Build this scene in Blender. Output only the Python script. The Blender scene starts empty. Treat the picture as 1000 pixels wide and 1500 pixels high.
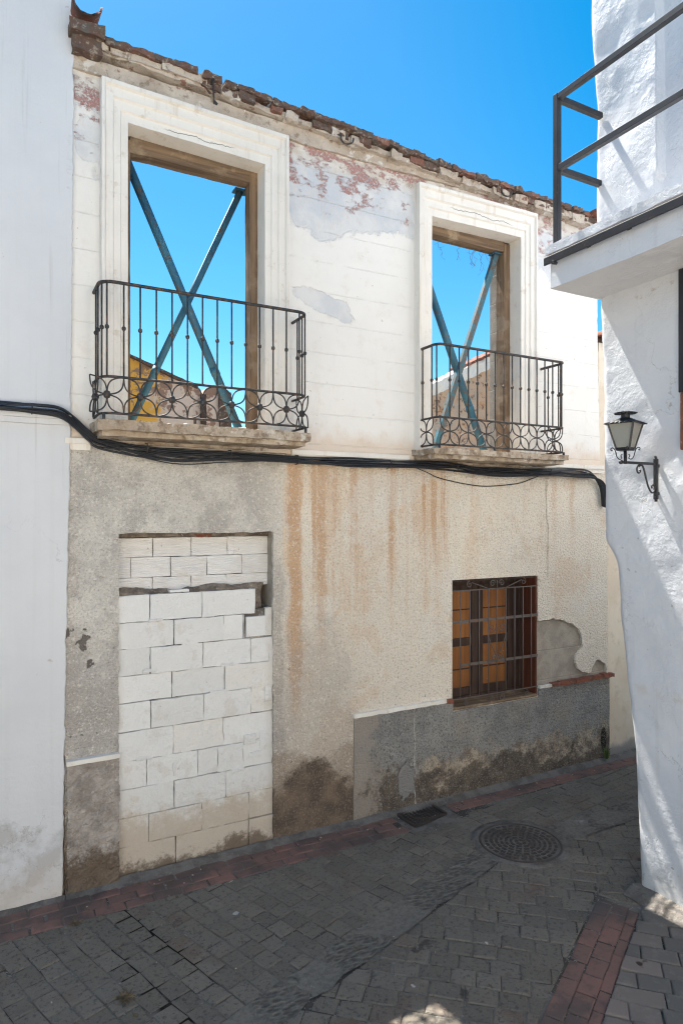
import bpy, bmesh, math, random
from mathutils import Vector, noise as mn, Quaternion
random.seed(7)
R = random.random
U = random.uniform
PI = math.pi
scene = bpy.context.scene
col = scene.collection

# ------------------------------------------------------------------ helpers
class MB:
    """collects geometry in world coordinates; build() links it as one mesh"""
    def __init__(s):
        s.v = []; s.f = []; s.sm = []
    def add(s, vs, fs, smooth=False):
        b = len(s.v); s.v += [tuple(v) for v in vs]
        for f in fs:
            s.f.append(tuple(b + i for i in f)); s.sm.append(smooth)
        return s
    def box(s, x0, x1, y0, y1, z0, z1):
        return s.add([(x0,y0,z0),(x1,y0,z0),(x1,y1,z0),(x0,y1,z0),(x0,y0,z1),(x1,y0,z1),(x1,y1,z1),(x0,y1,z1)],
                     [(0,3,2,1),(4,5,6,7),(0,1,5,4),(1,2,6,5),(2,3,7,6),(3,0,4,7)])
    def bar(s, p, q, w, h, up=(0,0,1)):
        p = Vector(p); q = Vector(q); d = (q-p).normalized(); up = Vector(up)
        a = d.cross(up)
        if a.length < 1e-4: a = d.cross(Vector((1,0,0)))
        a.normalize(); b = a.cross(d).normalized()
        vs = []
        for c in (p, q):
            for i, j in ((-1,-1),(1,-1),(1,1),(-1,1)): vs.append(c + a*(i*w/2) + b*(j*h/2))
        return s.add(vs, [(0,3,2,1),(4,5,6,7),(0,1,5,4),(1,2,6,5),(2,3,7,6),(3,0,4,7)])
    def tube(s, pts, r, n=8, cap=True, flat=None):
        pts = [Vector(p) for p in pts]; vs = []; m = len(pts)
        ref = None
        for i, p in enumerate(pts):
            d = (pts[min(i+1, m-1)] - pts[max(i-1, 0)])
            if d.length < 1e-9: d = Vector((0,0,1))
            d.normalize()
            if ref is None:
                ref = d.orthogonal().normalized()
            a = (ref - d*ref.dot(d))
            if a.length < 1e-5: a = d.orthogonal()
            a.normalize(); ref = a; b = d.cross(a)
            rr = r[i] if isinstance(r, (list, tuple)) else r
            for k in range(n):
                t = 2*PI*(k+.5)/n
                vs.append(p + a*(rr*math.cos(t)) + b*(rr*math.sin(t)))
        fs = []
        for i in range(m-1):
            for k in range(n):
                k2 = (k+1) % n
                fs.append((i*n+k, i*n+k2, (i+1)*n+k2, (i+1)*n+k))
        s.add(vs, fs, n > 4)
        if cap:
            b0 = len(s.v) - m*n
            s.f.append(tuple(b0+k for k in reversed(range(n)))); s.sm.append(False)
            s.f.append(tuple(b0+(m-1)*n+k for k in range(n))); s.sm.append(False)
        return s
    def lathe(s, prof, c, n=16):
        vs = []; fs = []; m = len(prof)
        for (r, z) in prof:
            for k in range(n):
                t = 2*PI*k/n; vs.append((c[0]+r*math.cos(t), c[1]+r*math.sin(t), c[2]+z))
        for i in range(m-1):
            for k in range(n):
                k2 = (k+1) % n; fs.append((i*n+k, i*n+k2, (i+1)*n+k2, (i+1)*n+k))
        fs.append(tuple(reversed(range(n)))); fs.append(tuple((m-1)*n+k for k in range(n)))
        return s.add(vs, fs, True)
    def rough(s, x0, x1, y0, y1, z0, z1, step=.05, amp=.006, freq=9, seed=0, warp=None):
        """a box of many faces with worn, uneven faces and edges"""
        X = max(1, round((x1-x0)/step)); Y = max(1, round((y1-y0)/step)); Z = max(1, round((z1-z0)/step))
        idx = {}; vs = []; fs = []
        def V(i, j, k):
            if (i,j,k) not in idx:
                p = Vector((x0+(x1-x0)*i/X, y0+(y1-y0)*j/Y, z0+(z1-z0)*k/Z))
                q = p*freq + Vector((seed*3.7, seed*1.3, seed*2.1))
                p = p + mn.noise_vector(q)*amp + mn.noise_vector(q*2.7)*amp*.5
                if warp: p = warp(p)
                idx[(i,j,k)] = len(vs); vs.append(p)
            return idx[(i,j,k)]
        for i in range(X):
            for k in range(Z):
                fs.append((V(i,0,k),V(i+1,0,k),V(i+1,0,k+1),V(i,0,k+1)))
                fs.append((V(i,Y,k),V(i,Y,k+1),V(i+1,Y,k+1),V(i+1,Y,k)))
            for j in range(Y):
                fs.append((V(i,j,0),V(i,j+1,0),V(i+1,j+1,0),V(i+1,j,0)))
                fs.append((V(i,j,Z),V(i+1,j,Z),V(i+1,j+1,Z),V(i,j+1,Z)))
        for j in range(Y):
            for k in range(Z):
                fs.append((V(0,j,k),V(0,j,k+1),V(0,j+1,k+1),V(0,j+1,k)))
                fs.append((V(X,j,k),V(X,j+1,k),V(X,j+1,k+1),V(X,j,k+1)))
        return s.add(vs, fs)
    def sheet(s, outer, holes, y0, y1):
        """a wall layer: outline in (x, z) with real openings, thick from y0 to y1"""
        cu = bpy.data.curves.new('outline', 'CURVE'); cu.dimensions = '2D'; cu.fill_mode = 'BOTH'
        cu.extrude = (y1-y0)/2
        for poly in [outer] + holes:
            sp = cu.splines.new('POLY'); sp.points.add(len(poly)-1); sp.use_cyclic_u = True
            for pt, (a, b) in zip(sp.points, poly): pt.co = (a, b, 0, 1)
        o = bpy.data.objects.new('outline', cu); col.objects.link(o)
        dg = bpy.context.evaluated_depsgraph_get()
        me = bpy.data.meshes.new_from_object(o.evaluated_get(dg))
        bm = bmesh.new(); bm.from_mesh(me)
        for v in bm.verts: v.co = Vector((v.co.x, (y0+y1)/2 + v.co.z, v.co.y))
        bmesh.ops.remove_doubles(bm, verts=bm.verts, dist=1e-5)
        bmesh.ops.recalc_face_normals(bm, faces=bm.faces)
        bm.verts.index_update()
        s.add([v.co.copy() for v in bm.verts], [[v.index for v in f.verts] for f in bm.faces])
        bm.free(); bpy.data.objects.remove(o); bpy.data.curves.remove(cu); bpy.data.meshes.remove(me)
        return s
    def build(s, name, mat, parent=None, bevel=0, origin=(0,0,0), loc=None, seg=1):
        """vertices are world coordinates; origin is where the object's own zero lies"""
        base = world_of(parent) if parent else Vector((0,0,0))
        org = Vector(origin) if loc is None else Vector((0,0,0))
        if parent and loc is None and tuple(origin) == (0,0,0): org = base
        me = bpy.data.meshes.new(name)
        me.from_pydata([tuple(Vector(v)-org) for v in s.v], [], s.f); me.update()
        for p, q in zip(me.polygons, s.sm): p.use_smooth = q
        me.materials.append(mat)
        o = bpy.data.objects.new(name, me); col.objects.link(o)
        if parent: o.parent = parent
        o.location = (org - base) if loc is None else (Vector(loc) - base)
        if bevel:
            b = o.modifiers.new('Bevel', 'BEVEL'); b.width = bevel; b.segments = seg; b.limit_method = 'ANGLE'; b.angle_limit = .6
        return o

def world_of(o):
    p = Vector((0,0,0))
    while o: p = p + o.location; o = o.parent
    return p
def thing(name, label, cat, loc=(0,0,0), group=None):
    o = bpy.data.objects.new(name, None); o.empty_display_size = .1
    col.objects.link(o); o.location = loc
    return tag(o, label, cat, group)
def tag(o, label=None, cat=None, group=None, kind=None):
    if label: o['label'] = label
    if cat: o['category'] = cat
    if group: o['group'] = group
    if kind: o['kind'] = kind
    return o
def copy_part(o, parent, world_loc, rotz=0):
    c = o.copy(); col.objects.link(c); c.parent = parent
    c.location = Vector(world_loc) - world_of(parent); c.rotation_euler = (0,0,rotz)
    return c
def interp(pts, x):
    if x <= pts[0][0]: return pts[0][1]
    for (a, b), (c, d) in zip(pts, pts[1:]):
        if x <= c: return b + (d-b)*(x-a)/(c-a)
    return pts[-1][1]
def spline(pts, n=8):
    P = [Vector(p) for p in pts]; out = []
    for i in range(len(P)-1):
        a, b, c, d = P[max(i-1,0)], P[i], P[i+1], P[min(i+2,len(P)-1)]
        for k in range(n):
            t = k/n
            out.append(.5*((2*b) + (c-a)*t + (2*a-5*b+4*c-d)*t*t + (3*b-a-3*c+d)*t**3))
    out.append(P[-1]); return out
def rag(poly, step=.04, amp=.008, seed=0, keep=None):
    """breaks straight outlines into uneven ones"""
    out = []; n = len(poly)
    for i in range(n):
        a = Vector(poly[i]); b = Vector(poly[(i+1) % n]); d = b-a; m = max(1, int(d.length/step))
        nor = Vector((-d.y, d.x)).normalized() if d.length > 1e-9 else Vector((0,0))
        for k in range(m):
            p = a + d*(k/m)
            if keep is None or not keep(p) :
                w = mn.noise(Vector((p.x*14+seed*9.1, p.y*14, seed)))*amp*1.4 + mn.noise(Vector((p.x*45+seed*9.1, p.y*45, seed)))*amp*.7
                p = p + nor*w
            out.append((p.x, p.y))
    return out
def rect(x0, x1, z0, z1): return [(x0,z0),(x1,z0),(x1,z1),(x0,z1)]
def spiral(c, r0, turns, a0, sgn=1, n=26, r1=.15):
    """a scroll in the x-z plane, from the outside in"""
    return [(c[0]+r0*(1-(1-r1)*k/n)*math.cos(a0+sgn*2*PI*turns*k/n), c[1], c[2]+r0*(1-(1-r1)*k/n)*math.sin(a0+sgn*2*PI*turns*k/n)) for k in range(n+1)]

# ------------------------------------------------------------------ materials
class G:
    def __init__(s, nt):
        s.nt = nt; g = nt.nodes.new('ShaderNodeNewGeometry'); s.P = g.outputs['Position']; s.N = g.outputs['Normal']; s.isl = g.outputs['Random Per Island']
        x = nt.nodes.new('ShaderNodeSeparateXYZ'); nt.links.new(s.P, x.inputs[0]); s.x, s.y, s.z = x.outputs
    def put(s, sock, v):
        if v is None: return
        if isinstance(v, bpy.types.NodeSocket): s.nt.links.new(v, sock)
        elif isinstance(v, tuple) and len(v) == 3 and sock.type == 'RGBA': sock.default_value = (*v, 1)
        else: sock.default_value = v
    def m(s, op, a, b=None, c=None):
        n = s.nt.nodes.new('ShaderNodeMath'); n.operation = op
        s.put(n.inputs[0], a); s.put(n.inputs[1], b); s.put(n.inputs[2], c); return n.outputs[0]
    def add(s, a, b): return s.m('ADD', a, b)
    def mul(s, a, b): return s.m('MULTIPLY', a, b)
    def sub(s, a, b): return s.m('SUBTRACT', a, b)
    def inv(s, a): return s.m('SUBTRACT', 1., a)
    def mx(s, a, b): return s.m('MAXIMUM', a, b)
    def ss(s, v, lo, hi, a=0., b=1.):
        n = s.nt.nodes.new('ShaderNodeMapRange'); n.interpolation_type = 'SMOOTHSTEP'
        if lo > hi: lo, hi, a, b = hi, lo, b, a
        s.put(n.inputs[0], v); n.inputs[1].default_value = lo; n.inputs[2].default_value = hi; n.inputs[3].default_value = a; n.inputs[4].default_value = b
        return n.outputs[0]
    def vec(s, x, y, z):
        n = s.nt.nodes.new('ShaderNodeCombineXYZ'); s.put(n.inputs[0], x); s.put(n.inputs[1], y); s.put(n.inputs[2], z); return n.outputs[0]
    def noise(s, scale, detail=4., rough=.55, vec=None, dist=0., seed=0.):
        n = s.nt.nodes.new('ShaderNodeTexNoise'); v = vec or s.P
        if seed:
            w = s.nt.nodes.new('ShaderNodeVectorMath'); w.operation = 'ADD'; s.put(w.inputs[0], v); w.inputs[1].default_value = (seed*3.1, seed*5.7, seed*1.9); v = w.outputs[0]
        s.put(n.inputs['Vector'], v); n.inputs['Scale'].default_value = scale; n.inputs['Detail'].default_value = detail
        n.inputs['Roughness'].default_value = rough; n.inputs['Distortion'].default_value = dist
        return n.outputs[0]
    def voro(s, scale, vec=None, feat='F1', rnd=1.):
        n = s.nt.nodes.new('ShaderNodeTexVoronoi'); n.feature = feat; s.put(n.inputs['Vector'], vec or s.P); n.inputs['Scale'].default_value = scale
        n.inputs['Randomness'].default_value = rnd; return n.outputs[0]
    def mix(s, f, a, b, mode='MIX'):
        n = s.nt.nodes.new('ShaderNodeMix'); n.data_type = 'RGBA'; n.blend_type = mode
        s.put(n.inputs[0], f); s.put(n.inputs[6], a); s.put(n.inputs[7], b); return n.outputs[2]
    def crust(s, m, scale=18., amt=1.1, seed=0., lo=.26, hi=.78):
        n = s.noise(scale*2.2, 7, .78, seed=seed or .7)
        return s.ss(s.add(m, s.mul(s.sub(n, .5), amt)), lo, hi)
    def ell(s, cx, cz, rx, rz, rot=0.):
        dx = s.sub(s.x, cx); dz = s.sub(s.z, cz); c, q = math.cos(rot), math.sin(rot)
        a = s.m('DIVIDE', s.add(s.mul(dx, c), s.mul(dz, q)), rx); b = s.m('DIVIDE', s.sub(s.mul(dz, c), s.mul(dx, q)), rz)
        return s.m('SQRT', s.add(s.mul(a, a), s.mul(b, b)))
def mat(name, fn):
    m = bpy.data.materials.new(name); m.use_nodes = True; nt = m.node_tree
    b = next(n for n in nt.nodes if n.type == 'BSDF_PRINCIPLED'); g = G(nt)
    d = fn(g)
    g.put(b.inputs['Base Color'], d.get('color')); g.put(b.inputs['Roughness'], d.get('rough', .85))
    g.put(b.inputs['Metallic'], d.get('metal', 0.)); b.inputs['Specular IOR Level'].default_value = d.get('spec', .25)
    if 'h' in d:
        u = nt.nodes.new('ShaderNodeBump'); u.inputs['Strength'].default_value = d.get('str', .8); u.inputs['Distance'].default_value = d.get('dist', .01)
        g.put(u.inputs['Height'], d['h']); nt.links.new(u.outputs[0], b.inputs['Normal'])
    if 'alpha' in d: g.put(b.inputs['Alpha'], d['alpha'])
    if 'trans' in d: g.put(b.inputs['Transmission Weight'], d['trans'])
    return m

def f_upper(g):
    n1 = g.noise(1.3, 5); n2 = g.noise(7, 6, .65); n3 = g.noise(40, 4, .6)
    c = g.mix(g.ss(n1, .35, .65), (.84,.815,.775), (.79,.765,.725))
    c = g.mix(g.mul(g.ss(n2, .52, .7), .4), c, (.72,.665,.59))
    # scored courses
    fr = g.m('FRACT', g.m('DIVIDE', g.add(g.sub(g.z, 3.075), g.mul(g.sub(g.noise(2.5, 2), .5), .012)), .243))
    line = g.ss(g.m('ABSOLUTE', g.sub(fr, .5)), .468, .496)
    line = g.mul(line, g.ss(g.noise(6, 4, .6, seed=3), .36, .52))
    # old blue-grey coat where the white has come off
    zt = g.add(g.add(g.z, g.mul(g.sub(g.noise(3.2, 8, .66, seed=1), .5), .62)), g.mul(g.sub(g.noise(30, 6, .75, seed=81), .5), .09))
    zt = g.add(zt, g.mul(g.ss(g.ell(2.47, 4.86, .28, .3), 1., .2), .12))
    blue = g.ss(zt, 4.82, 4.87)
    blue = g.mul(blue, g.ss(g.x, .66, .69, .25, 1.))
    e1 = g.add(g.ell(2.44, 4.20, .36, .115, -.25), g.mul(g.sub(g.noise(5, 7, .65, seed=2), .5), 1.5))
    e2 = g.add(g.ell(.64, 5.03, .085, .16), g.mul(g.sub(g.noise(8, 5, .6, seed=5), .5), .8))
    e1 = g.add(e1, g.mul(g.sub(g.noise(30, 6, .75, seed=83), .5), .35))
    blue = g.mx(blue, g.mul(g.mx(g.ss(e1, .82, .72), g.ss(e2, 1., .9)), .85))
    bc = g.mix(g.ss(g.noise(4, 6, .6, seed=7), .38, .6), (.585,.605,.635), (.70,.695,.69))
    bc = g.mix(g.mul(g.ss(g.noise(16, 7, .7, seed=27), .5, .64), .5), bc, (.66,.62,.58))
    c = g.mix(blue, c, bc)
    # raw beige plaster under the cornice
    zz = g.add(g.z, g.mul(g.sub(g.noise(5, 7, .65, seed=8), .5), .42))
    c = g.mix(g.ss(zz, 5.23, 5.36), c, g.mix(g.ss(n2, .4, .6), (.60,.54,.47), (.70,.66,.61)))
    # remains of red paint
    band = g.mul(g.ss(g.z, 4.78, 5.16), g.ss(g.z, 5.50, 5.44))
    rd = g.add(g.noise(9, 10, .72, seed=11, vec=g.vec(g.mul(g.x, .55), g.y, g.z)), g.mul(band, .145))
    rd = g.add(rd, g.mul(g.ss(g.z, 5.2, 5.42), .035))
    rd = g.add(rd, g.mul(g.ss(g.ell(2.42, 5.0, .07, .24), 1., .5), .06))
    red = g.mul(g.mul(g.ss(rd, .64, .73), g.ss(g.z, 4.7, 4.8)), g.ss(g.noise(55, 4, .7, seed=23), .36, .52))
    c = g.mix(red, c, g.mix(n3, (.36,.155,.14), (.54,.34,.31)))
    # drips and dirt
    st = g.noise(1., 4, .6, g.vec(g.mul(g.x, 16.), g.mul(g.y, 5.), g.mul(g.z, .9)))
    c = g.mix(g.mul(g.crust(g.ss(st, .58, .75), 20, 1.2), .13), c, (.58,.50,.41))
    c = g.mix(g.mul(g.ss(g.add(g.z, g.mul(n2, -.3)), 3.1, 2.9), .6), c, (.66,.50,.36))
    c = g.mix(g.mul(line, .05), c, (.50,.44,.38))
    sp = g.ss(g.noise(26, 3, .5, seed=4), .71, .75)
    c = g.mix(g.mul(sp, .6), c, (.42,.36,.30))
    h = g.add(g.mul(n3, .14), g.add(g.mul(n2, .45), g.add(g.mul(line, -.22), g.add(g.mul(red, .25), g.mul(g.mx(blue, g.ss(zz, 5.23, 5.3)), -.28)))))
    return dict(color=c, rough=.9, h=h, str=1., dist=.014)
def f_render(g):
    n1 = g.noise(1.1, 5, .6, seed=2); n2 = g.noise(5, 6, .65, seed=3); gr = g.voro(70); gn = g.noise(60, 5, .74)
    c = g.mix(g.ss(n1, .36, .64), (.93,.84,.715), (.84,.76,.65))
    grey = g.ss(g.add(g.x, g.mul(g.sub(n2, .5), .8)), 2.25, 1.85)
    c = g.mix(grey, c, g.mix(g.ss(n2, .4, .6), (.70,.665,.615), (.53,.50,.465)))
    c = g.mix(g.mul(g.ss(g.x, .98, .84), g.mul(g.ss(g.add(g.z, g.mul(n1, .6)), 2.15, 1.75), .65)), c, g.mix(g.ss(n2, .4, .62), (.36,.325,.30), (.58,.545,.51)))
    # rust and lime runs below the ledge
    st = g.noise(1., 5, .6, g.vec(g.mul(g.add(g.x, g.mul(g.noise(3, 2), .03)), 11.), 0., g.mul(g.z, .28)), seed=6)
    reg = g.mul(g.ss(g.x, 2.02, 2.1), g.ss(g.x, 4.4, 3.3, .35, 1.))
    wash = g.noise(1., 5, .65, g.vec(g.mul(g.x, 4.5), 0., g.mul(g.z, .55)), seed=61)
    wash = g.mul(g.mul(g.ss(wash, .42, .62), reg), g.ss(g.add(g.z, g.mul(g.sub(n2, .5), 1.2)), .9, 2.3))
    c = g.mix(g.mul(g.crust(wash, 14, .8, 2.), .55), c, (.78,.575,.39))
    run = g.mul(g.mul(g.ss(st, .47, .66), reg), g.ss(g.add(g.z, g.mul(g.sub(n2, .5), .8)), 1.1, 2.7))
    for cx, w, lo, k in ((2.17, .075, .7, 1.), (2.40, .06, 1.2, .8), (2.52, .035, 1.9, .6), (2.70, .06, 2.0, .75), (2.86, .04, 2.1, .7), (3.08, .045, 1.9, .7), (3.3, .03, 2.3, .5), (4.95, .05, 2.0, .5), (5.2, .05, 1.9, .5)):
        wob = g.add(g.sub(g.x, cx), g.mul(g.sub(g.noise(4, 3, seed=cx), .5), .10))
        s1 = g.mul(g.ss(g.m('ABSOLUTE', wob), w*1.3, w*.2), g.mul(g.ss(g.add(g.z, g.mul(n2, .5)), lo, lo+1.1), k))
        run = g.mx(run, s1)
    run = g.add(g.mul(g.crust(run, 26, 1.3), .5), g.mul(run, .4))
    c = g.mix(run, c, g.mix(n2, (.58,.31,.15), (.74,.50,.30)))
    warm = g.mul(g.ss(g.noise(2., 5, .6, seed=9), .45, .66), g.ss(g.x, 2., 2.4))
    c = g.mix(g.mul(g.crust(warm, 20, 1.2, 3.), .42), c, (.74,.545,.38))
    pale = g.crust(g.mul(g.ss(g.noise(1.7, 5, .6, seed=17), .5, .66), g.ss(g.z, .9, 1.3)), 15, 1.2, 5.)
    c = g.mix(g.mul(pale, .45), c, (.86,.82,.75))
    # grime patch half way down beside the door and dark damp at the foot
    gm = g.ss(g.add(g.ell(2.33, .80, .50, 1.0), g.mul(g.sub(g.noise(3, 6, .7, seed=63), .5), 1.5)), 1.15, .35)
    gm = g.mx(gm, g.mul(g.ss(g.noise(3.2, 6, .7, seed=65), .52, .66), g.mul(g.ss(g.x, 2.3, 1.9), .8)))
    c = g.mix(g.mul(g.add(g.mul(g.crust(gm, 16, 1.3, 7.), .5), g.mul(gm, .5)), .48), c, (.42,.365,.32))
    soot = g.mul(g.ss(g.m('ABSOLUTE', g.add(g.sub(g.x, 2.02), g.mul(g.sub(g.noise(4, 4, seed=67), .5), .12))), .10, .0), g.ss(g.z, 2.4, 1.9))
    c = g.mix(g.mul(g.crust(soot, 16, 1.2, 4.), .4), c, (.33,.29,.255))
    wide = g.noise(2.3, 5, .6, seed=21)
    br = g.add(g.z, g.mul(g.sub(wide, .5), -1.1))
    c = g.mix(g.mul(g.crust(g.ss(br, .85, .25), 14, 1.2, 8.), .7), c, (.36,.27,.195))
    dk = g.add(g.z, g.add(g.mul(g.sub(n2, .5), -.75), g.mul(g.ss(g.ell(2.3, .15, .42, .75), 1., .2), -.30)))
    dk = g.sub(dk, .06)
    c = g.mix(g.mul(g.crust(g.ss(dk, .58, .0), 17, 1.3, 9.), .88), c, g.mix(g.ss(n2, .4, .62), (.20,.14,.10), (.085,.064,.05)))
    # chips of the aggregate, with shading of grain and pits put into the colour
    c = g.mix(g.mul(g.ss(gn, .50, .64), .62), c, (.36,.305,.255))
    c = g.mix(g.mul(g.mul(g.ss(g.noise(52, 4, .7, seed=91), .54, .66), .5), g.ss(dk, .25, .6)), c, (.94,.89,.81))
    c = g.mix(g.mul(g.mul(g.ss(g.noise(95, 2, .5, seed=4), .56, .66), .4), g.ss(dk, .1, .5)), c, (.74,.69,.62))
    pit = g.ss(g.noise(22, 5, .7, seed=12), .66, .70)
    low = g.ss(g.z, 1.9, 1.2)
    c = g.mix(g.mul(pit, g.mul(low, .8)), c, (.10,.085,.075))
    # chips broken off the left edge
    ch = g.mul(g.ss(g.noise(9, 5, .55, seed=14), .60, .62), g.ss(g.ell(.63, 1.63, .2, .24), 1., .8))
    c = g.mix(ch, c, (.20,.175,.16))
    h = g.add(g.mul(gr, -.8), g.add(g.mul(gn, 1.), g.add(g.mul(n2, .8), g.add(g.mul(pit, -.6), g.mul(ch, -1.5)))))
    return dict(color=c, rough=.95, h=h, str=.95, dist=.014, spec=.1)
def f_plinth(g):
    n2 = g.noise(4, 6, .65, seed=3); gn = g.noise(62, 5, .74); gr = g.voro(66)
    c = g.mix(g.ss(n2, .35, .65), (.25,.25,.245), (.37,.36,.345))
    c = g.mix(g.mul(g.ss(g.noise(2.6, 6, .7, seed=51), .48, .64), .55), c, (.38,.335,.28))
    lowm = g.crust(g.ss(g.add(g.z, g.mul(g.sub(n2, .5), .8)), .62, .10), 15, 1.2, 6.)
    c = g.mix(lowm, c, g.mix(g.ss(g.noise(6, 6, .7, seed=5), .42, .6), (.56,.46,.35), (.24,.19,.15)))
    dk = g.add(g.z, g.mul(g.sub(g.noise(2.4, 6, .65, seed=8), .5), -1.2))
    dk = g.sub(dk, .07)
    c = g.mix(g.mul(g.crust(g.ss(dk, .34, .05), 17, 1.3, 4.), .78), c, (.085,.066,.054))
    c = g.mix(g.ss(g.add(g.ell(5.635, .2, .045, .14), g.mul(g.sub(n2, .5), .9)), 1., .85), c, (.03,.026,.018))  # shade inside the hole by the weed, painted on the uncut plinth
    c = g.mix(g.mul(g.ss(gn, .50, .62), .75), c, (.10,.092,.084))
    c = g.mix(g.mul(g.ss(g.noise(54, 4, .7, seed=93), .55, .66), .4), c, (.55,.53,.50))
    c = g.mix(g.mul(g.ss(g.noise(80, 2, .5, seed=4), .56, .66), .3), c, (.48,.45,.42))
    wl = g.mul(g.ss(g.m('ABSOLUTE', g.add(g.sub(g.x, 3.29), g.mul(g.sub(g.noise(5, 2), .5), .05))), .008, .002), g.ss(g.noise(8, 3, .6), .4, .5))
    c = g.mix(g.mul(wl, .7), c, (.62,.60,.56))
    dml = g.ss(g.add(g.x, g.mul(g.sub(g.noise(4, 6, .7, seed=69), .5), .9)), 3.1, 2.72)
    c = g.mix(g.mul(g.crust(dml, 16, 1.0, 2.), .8), c, (.40,.35,.305))
    hole = g.ss(g.add(g.ell(3.2, .25, .09, .17), g.mul(g.sub(g.noise(9, 5, .65, seed=71), .5), 1.3)), 1., .9)
    c = g.mix(hole, c, (.30,.29,.28))
    return dict(color=c, rough=.95, h=g.add(g.mul(gr, -.8), g.add(g.mul(gn, .8), g.add(g.mul(n2, .9), g.mul(hole, -2.)))), str=1., dist=.016, spec=.1)
def f_rubble_render(g):
    n2 = g.noise(6, 7, .7, seed=1); n1 = g.noise(22, 6, .7); gn = g.noise(60, 3, .6)
    c = g.mix(g.ss(n2, .38, .62), (.56,.50,.45), (.36,.315,.28))
    c = g.mix(g.mul(g.ss(n1, .55, .68), .7), c, (.66,.61,.55))
    dk = g.add(g.z, g.mul(g.sub(n2, .5), -.5))
    c = g.mix(g.mul(g.crust(g.ss(dk, .46, .02), 16, 1.2, 6.), .85), c, g.mix(n1, (.08,.06,.045), (.24,.165,.105)))
    return dict(color=c, rough=.95, h=g.add(g.mul(n2, 1.), g.add(g.mul(n1, .9), g.mul(gn, .3))), str=1., dist=.035, spec=.1)
def f_core(g):
    n2 = g.noise(7, 5, .6); gn = g.noise(80, 3, .6)
    fz = g.m('FRACT', g.m('DIVIDE', g.sub(g.z, .91), .285)); fx = g.m('FRACT', g.m('DIVIDE', g.sub(g.x, 4.52), .42))
    j = g.mx(g.ss(g.m('ABSOLUTE', g.sub(fz, .5)), .475, .49), g.mul(g.ss(g.m('ABSOLUTE', g.sub(fx, .5)), .48, .49), g.ss(g.z, 1.19, 1.18)))
    c = g.mix(g.ss(n2, .4, .62), (.42,.375,.32), (.33,.295,.25))
    c = g.mix(g.mul(g.ss(gn, .55, .65), .3), c, (.16,.145,.13))
    c = g.mix(g.mul(j, .5), c, (.43,.40,.36))
    return dict(color=c, rough=.95, h=g.add(g.mul(gn, .4), g.add(n2, g.mul(j, -.5))), str=.8, dist=.01, spec=.1)
def f_blocks(g):
    n2 = g.noise(5, 6, .65); n3 = g.noise(45, 4, .6)
    c = g.mix(g.isl, (.71,.705,.69), (.79,.785,.77))
    c = g.mix(g.mul(g.ss(g.isl, .90, .94), .22), c, (.68,.60,.49))
    c = g.mix(g.mul(g.crust(g.ss(n2, .5, .68), 22, 1.2), .3), c, (.56,.50,.42))
    lo = g.add(g.z, g.mul(g.sub(n2, .5), -.5))
    c = g.mix(g.mul(g.crust(g.ss(lo, .75, .10), 16, 1.0, 3.), .75), c, (.50,.41,.31))
    c = g.mix(g.mul(g.crust(g.ss(lo, .24, -.06), 18, 1.2, 5.), .85), c, (.14,.10,.07))
    c = g.mix(g.mul(g.ss(g.noise(14, 5, .7, seed=2), .66, .7), .5), c, (.36,.31,.26))
    c = g.mix(g.mul(g.ss(g.x, 1.9, 2.0), .4), c, (.45,.40,.34))
    return dict(color=c, rough=.92, h=g.add(g.mul(n3, .5), g.add(g.mul(n2, .8), g.mul(g.noise(18, 6, .7, seed=5), .9))), str=1., dist=.010, spec=.15)
def f_ribbed(g):
    n2 = g.noise(6, 6, .65); n3 = g.noise(45, 4, .6)
    w = g.m('SINE', g.mul(g.add(g.z, g.mul(n2, .004)), 2*PI/.0165))
    c = g.mix(g.isl, (.72,.70,.68), (.79,.78,.765))
    c = g.mix(g.mul(g.ss(n2, .50, .68), .35), c, (.62,.56,.50))
    c = g.mix(g.mul(g.ss(g.noise(24, 5, .7, seed=2), .67, .7), .7), c, (.2,.17,.15))
    return dict(color=c, rough=.92, h=g.add(g.mul(w, .3), g.add(g.mul(n3, .2), n2)), str=.7, dist=.007, spec=.15)
def f_mortar(g):
    n2 = g.noise(9, 6, .7); n3 = g.noise(50, 4, .65)
    c = g.mix(g.ss(n2, .38, .62), (.30,.255,.21), (.15,.12,.10))
    c = g.mix(g.ss(n3, .6, .7), c, (.45,.41,.37))
    return dict(color=c, rough=.95, h=g.add(n2, g.mul(n3, .5)), str=1., dist=.02, spec=.1)
def f_joint(g):
    n1 = g.noise(4, 6, .7, seed=2)
    c = g.mix(g.ss(n1, .36, .52), (.58,.555,.52), (.12,.105,.09))
    return dict(color=c, rough=.95, h=n1, str=.6, dist=.01, spec=.1)
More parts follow.
